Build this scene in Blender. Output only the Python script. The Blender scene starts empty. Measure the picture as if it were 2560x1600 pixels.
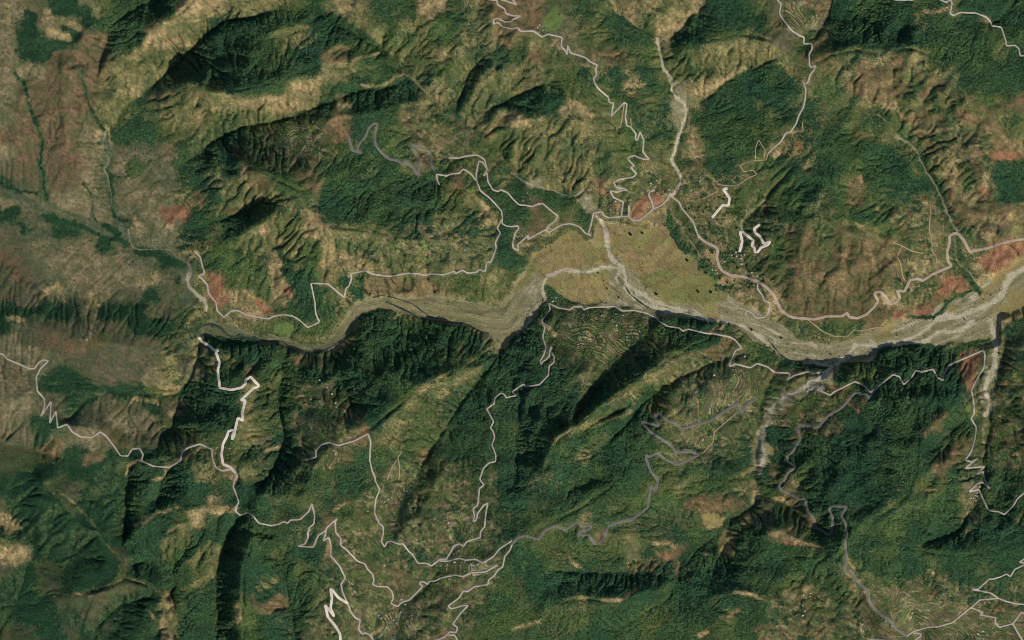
import bpy, math, random
import numpy as np

# ------------------------------------------------------------------ camera, sky, sun, exposure
S = 2.0                                   # metres on the ground for one photograph pixel (2560 x 1600)
CAM_H = 250000.0                          # the picture is taken from orbit, looking straight down
SUN_AZ, SUN_EL = 140.0, 42.0              # compass azimuth and elevation of the sun
scene = bpy.context.scene
C = scene.collection
cam = bpy.data.objects.new('camera', bpy.data.cameras.new('camera'))
C.objects.link(cam)
cam.location = (0, 0, CAM_H)
cam.data.sensor_width = 36.0
cam.data.lens = 36.0 * CAM_H / (2560 * S)
cam.data.clip_start = 1000.0
cam.data.clip_end = CAM_H * 1.2
scene.camera = cam

world = bpy.data.worlds.new('World')
scene.world = world
world.use_nodes = True
wn = world.node_tree.nodes
sky = wn.new('ShaderNodeTexSky')
sky.sky_type = 'NISHITA'
sky.sun_disc = False
sky.sun_elevation = math.radians(SUN_EL)
sky.sun_rotation = math.radians(SUN_AZ)
sky.altitude = 900.0
bg = wn['Background']
bg.inputs['Strength'].default_value = 0.095
world.node_tree.links.new(sky.outputs[0], bg.inputs[0])

sl = bpy.data.lights.new('sun', 'SUN')
sl.energy = 4.0
sl.angle = math.radians(0.53)
sl.color = (1.0, 0.93, 0.82)
sun = bpy.data.objects.new('sun', sl)
C.objects.link(sun)
sun.rotation_euler = (math.radians(90 - SUN_EL), 0, math.radians(180 - SUN_AZ))
sun.location = (3000, -3000, 3000)

scene.view_settings.view_transform = 'Standard'
scene.view_settings.look = 'None'
scene.view_settings.exposure = 0.0
scene.view_settings.gamma = 1.0
scene.view_settings.use_curve_mapping = False
scene.cycles.max_bounces = 4
scene.cycles.diffuse_bounces = 2
scene.cycles.filter_width = 0.9

# ------------------------------------------------------------------ helpers
rng = np.random.default_rng(7)
Z = 3.78                                   # survey sheets were read at 3.78 x


def T(c, r, s):
    """One survey sheet (column, row) of readings -> photograph pixels."""
    v = [float(q) for q in s.replace(',', ' ').split()]
    return [(c * 640 + v[i] / Z, r * 400 + v[i + 1] / Z) for i in range(0, len(v), 2)]


def wx(px):
    return (px - 1280.0) * S


def wy(py):
    return (800.0 - py) * S


PERM = rng.permutation(4096)
GRX = np.cos(np.linspace(0, 2 * math.pi, 64, endpoint=False))
GRY = np.sin(np.linspace(0, 2 * math.pi, 64, endpoint=False))


def perlin(x, y, seed=0):
    x = np.asarray(x, dtype=np.float64) + seed * 37.17
    y = np.asarray(y, dtype=np.float64) + seed * 91.73
    xi = np.floor(x).astype(np.int64)
    yi = np.floor(y).astype(np.int64)
    xf = x - xi
    yf = y - yi
    u = xf * xf * xf * (xf * (xf * 6 - 15) + 10)
    v = yf * yf * yf * (yf * (yf * 6 - 15) + 10)

    def g(ix, iy, dx, dy):
        h = PERM[(PERM[ix & 4095] + iy) & 4095] & 63
        return GRX[h] * dx + GRY[h] * dy
    a = g(xi, yi, xf, yf)
    b = g(xi + 1, yi, xf - 1, yf)
    c = g(xi, yi + 1, xf, yf - 1)
    d = g(xi + 1, yi + 1, xf - 1, yf - 1)
    return 1.4 * ((a * (1 - u) + b * u) * (1 - v) + (c * (1 - u) + d * u) * v)


def fbm(x, y, wl, oct=4, seed=0, gain=0.5):
    s, a, t = 0.0, 1.0, 0.0
    for k in range(oct):
        s = s + a * perlin(x / wl, y / wl, seed + k)
        t += a
        a *= gain
        wl *= 0.5
    return s / t


def ridged(x, y, wl, oct=4, seed=0, gain=0.5):
    s, a, t = 0.0, 1.0, 0.0
    for k in range(oct):
        s = s + a * (1 - 2 * np.abs(perlin(x / wl, y / wl, seed + k)))
        t += a
        a *= gain
        wl *= 0.5
    return s / t


def smooth(a, n=1):
    for _ in range(n):
        p = np.pad(a, 1, mode='edge')
        a = (p[1:-1, 1:-1] * 4 + (p[:-2, 1:-1] + p[2:, 1:-1] + p[1:-1, :-2] + p[1:-1, 2:]) * 2
             + p[:-2, :-2] + p[:-2, 2:] + p[2:, :-2] + p[2:, 2:]) / 16
    return a


def bil(grid, gx, gy):
    """Bilinear sample; gx, gy in grid cells."""
    h, w = grid.shape[:2]
    gx = np.clip(gx, 0, w - 1.0001)
    gy = np.clip(gy, 0, h - 1.0001)
    x0 = gx.astype(np.int64)
    y0 = gy.astype(np.int64)
    fx = gx - x0
    fy = gy - y0
    if grid.ndim == 3:
        fx = fx[..., None]
        fy = fy[..., None]
    return ((grid[y0, x0] * (1 - fx) + grid[y0, x0 + 1] * fx) * (1 - fy)
            + (grid[y0 + 1, x0] * (1 - fx) + grid[y0 + 1, x0 + 1] * fx) * fy)


def in_poly(px, py, poly):
    inside = np.zeros(px.shape, bool)
    n = len(poly)
    for i in range(n):
        x1, y1 = poly[i]
        x2, y2 = poly[(i + 1) % n]
        if y1 == y2:
            continue
        m = (y1 > py) != (y2 > py)
        inside ^= m & (px < (x2 - x1) * (py - y1) / (y2 - y1) + x1)
    return inside


def seg_dist(px, py, line):
    """Distance of every point to a polyline."""
    d = np.full(px.shape, 1e9)
    for (x1, y1), (x2, y2) in zip(line[:-1], line[1:]):
        vx, vy = x2 - x1, y2 - y1
        L = vx * vx + vy * vy + 1e-9
        t = np.clip(((px - x1) * vx + (py - y1) * vy) / L, 0, 1)
        d = np.minimum(d, np.hypot(px - x1 - t * vx, py - y1 - t * vy))
    return d


# ------------------------------------------------------------------ survey: relief (pixel x, pixel y, metres)
X0, X1, Y0, Y1 = -240, 2800, -240, 1840
LINES = '''
0 -60 185 270;40 185 240;65 235 215;90 320 175;105 350 160;108 440 125;118 520 105
207 150 210;212 230 165;222 270 140;240 310 110;262 340 90;275 400 84;262 425 80;280 470 76;285 540 70;325 600 64;345 625 62;425 625 58
-240 440 130;0 465 112;60 485 108;115 510 104;150 540 98;210 555 90;260 580 80;300 600 70;345 625 62
150 150 270;150 280 200;165 400 150;190 500 108
20 0 280;120 60 290;200 100 260
660 500 170;620 530 145;560 550 115;500 565 92;450 580 72;432 610 60
425 625 58;460 652 56;475 680 55;460 705 54;475 725 54;500 745 53;522 790 52
720 -20 285;690 25 262;640 43 240;560 50 212;500 100 178;455 150 150;400 200 128;310 270 104;262 340 90
400 0 270;330 30 235;275 70 205;262 130 190;240 190 150
350 112 300;380 75 360;400 58 385;440 45 410;480 15 420;500 -20 430
265 152 215;310 128 240;345 138 240;380 150 215
470 205 340;530 232 430;560 235 460;640 225 470;700 205 430;740 190 370;800 165 330;870 160 270;900 145 235;955 130 168
560 -20 300;640 -10 310
620 115 320;700 80 330;790 70 290;850 85 235
770 -10 250;800 40 225;870 75 200;950 120 165;985 140 158;1000 175 150;1031 198 145;1068 238 130;1100 290 115;1150 310 103;1195 330 92;1240 370 78;1290 435 62;1350 460 52;1440 490 40
835 228 275;810 262 250;767 280 230;720 294 215;667 304 200;600 320 175;550 345 155;500 385 130;430 430 105;370 470 90;285 540 70
480 260 190;560 290 230;640 265 300
590 400 320;660 440 400;745 475 430;770 520 420;820 570 400;930 580 380;1010 600 330;1120 600 250;1190 622 160
745 475 430;700 520 350;650 560 270;600 590 190;540 610 120
820 570 400;800 640 280;770 700 160;740 760 80
930 580 380;960 640 230;980 690 110
660 560 250;690 640 150;690 710 90;660 780 60
1010 600 330;1060 650 160;1080 700 60
745 475 430;860 440 330;980 400 230;1080 370 150
860 500 360;960 480 270;1060 470 180;1110 425 120;1160 380 98
1010 600 330;1100 540 240;1180 520 150;1240 540 90
1150 560 190;1210 500 130;1290 470 66
860 190 270;905 211 245;950 213 228;1000 186 176
850 245 225;905 224 195;955 226 175;1010 198 150
830 300 310;900 295 300;960 285 270;1010 262 225;1060 250 165
1230 -20 390;1300 60 360;1400 110 330;1440 180 320;1425 245 335;1440 290 310;1480 340 240;1530 400 170;1560 440 100
1390 205 270;1330 225 225;1270 250 180;1200 290 130;1160 312 101
1425 245 335;1340 290 275;1280 300 225;1240 330 150
1200 160 215;1170 190 175;1150 250 125;1140 300 105
1110 110 270;1130 180 225;1135 230 165
1240 170 280;1190 210 220;1175 265 150
1050 60 250;1010 90 205;985 130 160
840 -10 320;880 20 320;920 60 280;960 95 215
1531 -10 255;1560 45 225;1597 69 205;1642 93 180;1650 130 165;1660 170 150;1675 190 142;1680 225 132;1715 265 112;1718 290 105;1705 330 96;1695 345 92;1685 395 82;1690 420 76;1700 445 70;1685 490 55;1690 560 44;1730 600 38
1770 10 255;1735 30 232;1715 65 212;1690 88 195;1645 97 179
1600 -20 300;1640 30 255;1660 70 205
1700 120 225;1760 105 300;1850 90 340;1930 105 330;1985 140 295;2015 165 292
1727 270 110;1764 246 130;1793 222 150;1822 196 170;1860 180 192;1896 164 218;1925 150 245
2015 165 292;2012 230 290;2000 290 270;1940 350 220;1870 385 160;1790 385 110
1705 338 96;1780 362 115;1850 345 165;1900 310 205
1520 240 250;1580 300 180;1640 330 125
1480 150 315;1560 190 230;1630 200 165
2015 165 292;2060 146 305;2130 122 350;2200 132 360;2280 121 380;2330 145 390;2375 185 395;2420 240 375;2480 272 345;2560 236 330;2700 200 330
1990 130 275;2040 95 245;2070 40 222;2080 -20 200
2390 -20 370;2360 35 345;2300 60 325;2250 88 300
2130 -20 190;2160 50 215;2200 95 265
2440 60 290;2490 60 260;2530 10 225;2560 -40 210
2120 190 270;2150 230 238;2190 262 205;2230 310 172;2265 345 150;2300 385 130;2320 430 115;2350 480 100;2370 530 88;2385 570 80;2398 610 70;2395 650 58;2410 690 42;2440 715 22
2230 165 300;2235 230 242;2250 290 200;2270 340 153
2340 205 320;2310 260 258;2300 280 238;2280 330 175
2180 165 320;2190 215 270;2225 255 222
2285 140 370;2290 190 315;2300 230 280
2420 240 375;2440 320 320;2450 400 280;2490 470 240;2520 540 175;2490 590 90
2450 400 280;2420 450 190;2390 500 120
2000 290 270;2060 370 275;2075 460 285;2110 540 280;2170 590 240;2210 605 215;2260 622 165;2310 650 90
2075 460 285;2010 590 215;2000 650 180;1985 740 85
2110 540 280;2105 640 200;2070 730 105;2050 775 45
2079 612 205;2132 678 135;2170 720 80;2190 760 34
2171 645 190;2259 709 60
2210 605 215;2230 660 160;2190 690 130
1990 410 200;1955 450 140;1910 505 88;1860 555 64;1852 640 44;1875 700 32
2060 370 290;2140 400 230;2210 420 170;2280 410 140
2110 540 280;2180 500 220;2250 500 160;2330 500 105
1800 470 105;1770 560 65
2130 310 205;2120 350 230;2190 330 190;2260 370 150
1870 1085 52;1870 1086 52
1235 895 75;1200 920 180;1130 935 275;1070 950 300;1010 1000 330;930 1070 340;870 1085 330;790 1170 345;760 1280 345;800 1300 330
1245 880 35;1215 920 58;1180 965 88;1130 1040 128;1090 1100 155;1050 1170 182;1010 1240 212;990 1310 240
1010 1000 330;960 930 235;930 860 145;910 805 55
1130 935 275;1145 870 175;1120 815 70
1060 930 205;1010 860 110;990 800 46
880 1010 205;845 940 130;822 885 56
870 1085 330;800 1020 220;770 950 150;750 890 75
720 872 52;700 900 72;700 964 98;700 1025 122;714 1090 148;706 1130 162;680 1176 188;655 1220 214
600 1290 232;575 1340 198;553 1400 168;545 1450 150;548 1520 130;545 1600 112;540 1800 80
660 1230 310;640 1290 370;634 1340 380;616 1400 365;602 1450 340;604 1510 315;608 1600 290;610 1800 250
655 1230 300;700 1270 320;760 1280 345
330 1340 225;360 1310 260;420 1275 310;450 1265 335;480 1262 355;540 1262 350;590 1252 335;602 1200 340;590 1180 340;570 1130 320;575 1080 300;600 1020 275;610 965 245;560 930 185;540 870 110
318 1340 130;315 1290 140;322 1200 165;330 1165 185
395 1250 225;405 1205 235;430 1172 262
390 1185 300;376 1230 255;350 1290 200
350 1155 275;430 1148 320;470 1140 360;478 1200 380;472 1235 365;450 1262 335
480 1262 355;450 1330 260;400 1400 190;340 1410 150
540 1262 350;505 1350 250;460 1430 180;420 1490 140
580 1270 340;545 1350 245;515 1410 190
500 1290 300;470 1370 200;430 1430 145
550 1300 280;520 1370 205;485 1420 160
110 1205 270;170 1250 262;220 1300 240;280 1380 225;310 1400 235;315 1450 240;390 1465 245;410 1500 260;420 1560 270;450 1620 270
315 1450 240;265 1475 215;190 1490 190
240 1340 190;170 1400 150;100 1390 120;60 1330 105;-60 1290 100
380 1490 185;300 1510 145;250 1560 112;215 1640 95
72 1390 118;52 1470 98;22 1540 80;-20 1600 66
-200 1340 240;0 1345 200;50 1370 150
-200 780 185;0 800 195;110 830 215;200 850 222;330 872 190;420 885 145;470 930 106
-200 660 130;0 640 120;60 680 118;110 735 122;250 750 112;400 765 72
100 960 245;200 970 212;300 985 172;400 995 122;450 985 96
165 1060 215;205 1010 202;255 985 186
-100 1000 280;60 1000 300;130 1060 290;200 1070 280;270 1090 262;330 1140 255;350 1155 275
0 1100 200;100 1130 200;170 1150 230
522 790 52;500 840 60;495 890 70;480 940 84;455 980 95;440 1050 132;400 1100 190
640 855 50;615 890 84;600 920 120
690 868 64;665 920 150;640 960 205;610 965 245
1250 880 36;1270 930 78;1310 1000 140;1300 1080 188;1300 1160 228;1280 1230 262
1300 960 150;1245 1010 160;1235 1100 205;1225 1160 232;1190 1240 255;1160 1310 265
1625 800 36;1610 850 66;1570 900 98;1530 930 128;1490 980 162;1450 1030 205;1400 1075 245
1800 830 40;1760 850 110;1700 880 170;1640 920 222;1580 965 275;1510 1005 318;1450 1060 350;1390 1095 365;1360 1180 350
1590 1022 250;1530 1045 285;1460 1078 325;1390 1095 365
1870 890 30;1790 905 68;1720 935 108;1660 965 140;1600 1010 180;1565 1060 212;1510 1110 248;1460 1170 288
1560 1020 215;1500 1055 260;1440 1090 310
1880 930 60;1820 960 120;1740 1000 190;1660 1050 245;1600 1120 285;1540 1200 315;1450 1270 335;1350 1320 340;1290 1370 335;1240 1400 325;1180 1450 295;1130 1520 265;1100 1620 240
1540 1200 315;1480 1210 290;1420 1230 290
1740 1000 190;1760 1080 150;1820 1120 100;1870 1150 70
1600 1120 285;1680 1150 220;1760 1180 150;1850 1200 85
1680 1100 190;1770 1130 120;1860 1170 66
1540 1200 315;1640 1240 250;1740 1260 185;1840 1260 105
1600 1290 220;1700 1300 165;1790 1300 120;1860 1285 94
1450 1270 335;1540 1330 270;1620 1360 215;1700 1370 155
1480 1350 250;1580 1400 200;1690 1410 155
1955 900 12;1920 960 25;1895 1030 40;1900 1080 50;1890 1150 60;1885 1200 70;1895 1260 80;1860 1290 93;1790 1340 118;1740 1380 138;1702 1420 158;1700 1455 172
1700 1455 172;1640 1446 195;1560 1442 222;1480 1438 250;1400 1430 275
1370 1510 330;1450 1492 345;1520 1505 360;1560 1502 360;1600 1480 320;1650 1472 255
1700 1455 172;1660 1500 208;1600 1530 240;1540 1570 262;1490 1620 275
1740 1480 235;1800 1490 290;1850 1480 320;1900 1500 335;1960 1520 330;2020 1600 300
1720 1440 168;1790 1432 200;1870 1412 240;1920 1380 262
1870 1300 120;1930 1325 225;1990 1350 280;2050 1370 310;2090 1400 370
1895 1235 78;1950 1255 108;2010 1295 160;2055 1330 225
2180 1000 210;2250 1050 295;2300 1090 345;2290 1180 380;2260 1250 400;2200 1290 408;2140 1330 395;2090 1400 370
2300 1090 345;2360 1040 250;2405 980 140
2290 1180 380;2370 1150 280;2425 1100 165
2200 1290 408;2080 1230 300;2000 1180 180;1950 1150 110
2260 1250 400;2340 1225 350;2385 1210 285;2400 1180 250
2180 1000 210;2120 960 150;2050 950 100;1990 940 45
2180 1000 210;2250 930 110;2320 900 70
2100 1100 200;2030 1060 120;1960 1030 70
2120 1130 230;2180 1080 240
2340 1120 240;2400 1050 120
2490 800 20;2495 880 34;2480 930 48;2470 1000 62;2475 1050 76;2465 1100 92;2455 1150 114;2462 1200 140;2430 1260 188;2400 1330 240;2320 1360 280
2475 1050 76;2520 1130 140;2580 1190 200
2700 880 160;2570 890 110;2545 960 115;2552 1040 150;2600 1100 210
1960 1390 235;2030 1440 200;2080 1475 178;2130 1510 150;2190 1610 110
2090 1400 370;2130 1450 300;2200 1520 240;2262 1590 190;2300 1700 150
2230 1420 290;2260 1480 240;2290 1540 200;2310 1620 160
2140 1330 395;2260 1370 340;2420 1390 340;2560 1350 340;2700 1330 340
2420 1390 340;2440 1470 290;2400 1540 220;2400 1640 170
640 1330 290;700 1340 300;760 1280 345
800 1300 330;835 1278 335;890 1255 302;935 1250 262
800 1300 330;820 1400 295;850 1500 262;870 1620 230
690 1360 262;705 1420 220;722 1500 178;742 1620 130
940 1400 235;990 1440 202;1000 1500 180;985 1620 148
860 1340 270;920 1380 240
1060 1180 190;1100 1200 250;1050 1300 285;1000 1350 280
1160 1310 265;1120 1400 235;1060 1480 190;1000 1520 176
1330 900 120;1400 890 150;1450 960 220;1440 1030 270;1400 1090 360
1450 960 220;1480 900 150;1510 840 90;1525 790 40
1380 790 60;1390 850 110;1400 890 150
-200 -200 300;-200 300 260;-200 1000 280;-200 1600 180
600 -220 330;1000 -220 300;1400 -220 380;1850 -220 280;2300 -220 330;2780 -200 300
2780 400 260;2780 1000 260;2780 1500 280
300 1820 160;800 1820 190;1300 1820 250;1800 1820 280;2300 1820 160;2700 1820 200
'''
FLOOD = [(865, 792), (886, 752), (930, 742), (990, 745), (1060, 740), (1130, 740), (1185, 752), (1230, 768),
         (1262, 750), (1290, 705), (1318, 665), (1335, 632), (1380, 608), (1420, 578), (1440, 577), (1462, 600), (1480, 600),
         (1490, 560), (1508, 551), (1545, 556), (1580, 564), (1610, 572), (1666, 564), (1674, 580), (1693, 606), (1716, 632),
         (1743, 652), (1756, 675), (1780, 700), (1785, 725), (1822, 733), (1840, 755), (1862, 766), (1890, 770), (1915, 795),
         (1960, 815), (2000, 850), (2060, 860), (2120, 850), (2180, 830), (2250, 805), (2340, 765), (2450, 712), (2500, 680),
         (2560, 640), (2680, 560), (2800, 500), (2800, 640), (2680, 700), (2560, 770), (2500, 800), (2500, 860),
         (2470, 870), (2380, 852), (2340, 878), (2300, 868), (2240, 866), (2195, 882), (2180, 906), (2110, 903),
         (2080, 915), (2060, 918), (1990, 905), (1950, 890), (1920, 862), (1880, 850), (1850, 812), (1805, 802),
         (1740, 800), (1690, 790), (1640, 788), (1600, 772), (1560, 768), (1520, 772), (1480, 762), (1440, 762), (1400, 738),
         (1365, 724), (1358, 745), (1345, 790), (1312, 820), (1280, 850), (1262, 872), (1250, 890), (1240, 875),
         (1235, 850), (1180, 818), (1110, 808), (1040, 790), (960, 772), (930, 778), (905, 790), (888, 822),
         (850, 862), (830, 876), (772, 882), (722, 872), (690, 858), (650, 862), (580, 862), (540, 850), (505, 838), (495, 812),
         (520, 800), (560, 818), (590, 812), (640, 840), (690, 838), (720, 850), (770, 866), (815, 858), (835, 830)]
PLAIN = T(2, 1, '200 900 260 860 380 830 480 760 540 680 620 670 690 760 760 780 800 600 860 570 1000 590 1150 620 '
          '1250 650 1460 620 1490 680 1560 780 1650 880 1750 950 1800 1040 1890 1130 1900 1230 2050 1260 2100 1340 '
          '2200 1380 2200 1450 2000 1480 1700 1450 1300 1330 1100 1230 1010 1390 900 1375 700 1375 500 1300 400 1250 300 1260 290 1150 170 1130 150 1050')


def base_h(x, y):
    return np.clip(55 * (1 - (x - 400) / 2160.0), -6, 62) + np.clip(780 - y, 0, 400) * 0.055 * np.clip((x - 1200) / 200.0, 0, 1) * np.clip((2000 - x) / 200.0, 0, 1)


RELIEF = 0.76
ERODE, KCUT = 8, 0.55
# coarse relief: heights on the surveyed ridge and valley lines, spread smoothly between them
GC = 6
cw = (X1 - X0) // GC + 1
ch = (Y1 - Y0) // GC + 1
fixv = np.zeros((ch, cw))
fixm = np.zeros((ch, cw), bool)
cpx, cpy = np.meshgrid(X0 + np.arange(cw) * GC, Y0 + np.arange(ch) * GC)
wob = 7.0
cwx = cpx + wob * fbm(cpx, cpy, 60, 2, 3)
cwy = cpy + wob * fbm(cpx, cpy, 60, 2, 5)
for ln in LINES.strip().splitlines():
    pts = [tuple(float(q) for q in p.split()[-3:]) for p in ln.split(';')]
    for (x1, y1, h1), (x2, y2, h2) in zip(pts[:-1], pts[1:]):
        n = max(2, int(math.hypot(x2 - x1, y2 - y1) / 3))
        t = np.linspace(0, 1, n)
        x = x1 + (x2 - x1) * t
        y = y1 + (y2 - y1) * t
        x = x + 6 * fbm(x, y, 50, 2, 3)
        y = y + 6 * fbm(x, y, 50, 2, 5)
        i = np.clip(np.round((x - X0) / GC).astype(int), 0, cw - 1)
        j = np.clip(np.round((y - Y0) / GC).astype(int), 0, ch - 1)
        b0 = base_h(x, y)
        fixv[j, i] = b0 + (h1 + (h2 - h1) * t - b0) * RELIEF
        fixm[j, i] = True
TRIB = [(2466, 790), (2516, 790), (2518, 880), (2504, 930), (2490, 975), (2464, 975), (2470, 900)]
flat_t = in_poly(cpx.astype(float), cpy.astype(float), TRIB)
fixv[flat_t] = (14 + np.clip(cpy - 790, 0, 400) * .16)[flat_t]
fixm |= flat_t
flat_c = in_poly(cpx.astype(float), cpy.astype(float), FLOOD) | in_poly(cpx.astype(float), cpy.astype(float), PLAIN)
fixv[flat_c] = base_h(cpx, cpy)[flat_c]
fixm |= flat_c


def solve(fv, fm, it):
    h, w = fv.shape
    if min(h, w) > 24:
        h2, w2 = (h + 1) // 2, (w + 1) // 2
        sv = np.zeros((h2 * 2, w2 * 2))
        sm = np.zeros((h2 * 2, w2 * 2))
        sv[:h, :w] = fv * fm
        sm[:h, :w] = fm
        cv = sv.reshape(h2, 2, w2, 2).sum((1, 3))
        cm = sm.reshape(h2, 2, w2, 2).sum((1, 3))
        c = solve(np.where(cm > 0, cv / np.maximum(cm, 1), 0), cm > 0, it)
        yy, xx = np.meshgrid(np.arange(h) / 2 - 0.25, np.arange(w) / 2 - 0.25, indexing='ij')
        u = bil(c, xx, yy)
    else:
        u = np.full((h, w), fv[fm].mean() if fm.any() else 100.0)
    for _ in range(it):
        u[fm] = fv[fm]
        p = np.pad(u, 1, mode='edge')
        u = (p[:-2, 1:-1] + p[2:, 1:-1] + p[1:-1, :-2] + p[1:-1, 2:]) / 4
    u[fm] = fv[fm]
    return u


hc = solve(fixv, fixm, 160)
flatw_c = smooth(flat_c.astype(float), 3)
# ------------------------------------------------------------------ fine grid
G = 3
W = (X1 - X0) // G + 1
H = (Y1 - Y0) // G + 1
PX, PY = np.meshgrid((X0 + np.arange(W) * G).astype(float), (Y0 + np.arange(H) * G).astype(float))
hz = smooth(bil(hc, (PX - X0) / GC, (PY - Y0) / GC), 1)
flat = in_poly(PX, PY, FLOOD) | in_poly(PX, PY, PLAIN)
flatw = smooth(flat.astype(float), 3)
gy_, gx_ = np.gradient(smooth(hz, 3), G * S)
slope0 = np.hypot(gx_, gy_)
west = np.clip((430 - PX) / 120.0, 0, 1) * np.clip((PY - 330) / 60.0, 0, 1) * np.clip((1150 - PY) / 60.0, 0, 1)
rough = (1 - flatw) * np.clip(slope0 * 2.2, .22, 1.0) * (1 - .6 * west)
q1 = 10 * fbm(PX, PY, 60, 3, 27)
q2 = 10 * fbm(PX, PY, 60, 3, 29)
hz += rough * (16 * fbm(PX, PY, 150, 3, 11) + 40 * ridged(PX + 2 * q1, PY + 2 * q2, 125, 4, 13, .5) + 9 * ridged(PX + q2, PY + q1, 50, 3, 15, .6) + 2.0 * fbm(PX, PY, 14, 2, 23))
# running water cuts branching gullies between the surveyed lines
cell = G * S
ids = np.arange(hz.size).reshape(hz.shape)
idp = np.pad(ids, 1, mode='edge')
for itn in range(ERODE):
    hp = np.pad(hz, 1, mode='edge')
    best = np.zeros(hz.shape)
    bidx = np.full(hz.shape, -1, dtype=np.int64)
    for dy in (-1, 0, 1):
        for dx in (-1, 0, 1):
            if dx == 0 and dy == 0:
                continue
            dd = cell * math.hypot(dx, dy)
            s_ = (hz - hp[1 + dy:1 + dy + H, 1 + dx:1 + dx + W]) / dd
            m_ = s_ > best
            best = np.where(m_, s_, best)
            bidx = np.where(m_, idp[1 + dy:1 + dy + H, 1 + dx:1 + dx + W], bidx)
    area = [1.0] * hz.size
    bl = bidx.ravel().tolist()
    for q in np.argsort(-hz, axis=None).tolist():
        b_ = bl[q]
        if b_ >= 0:
            area[b_] += area[q]
    area = np.array(area).reshape(hz.shape)
    cut = KCUT * np.clip(np.minimum(area, 2500) ** .5 - 2.2, 0, None) * np.minimum(best, 1.0)
    cut = np.minimum(cut, best * cell * 0.75 + .15)
    hz = hz - cut * (1 - flatw)
    sm_ = smooth(hz, 1)
    hz = hz + .30 * (sm_ - hz)
hz += .75 * (hz - smooth(hz, 3)) * (1 - flatw)
gul_c = np.clip((np.log2(area) - 4.5) / 5.0, 0, 1)
hz += flatw * 0.5 * fbm(PX, PY, 30, 3, 25)

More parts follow.
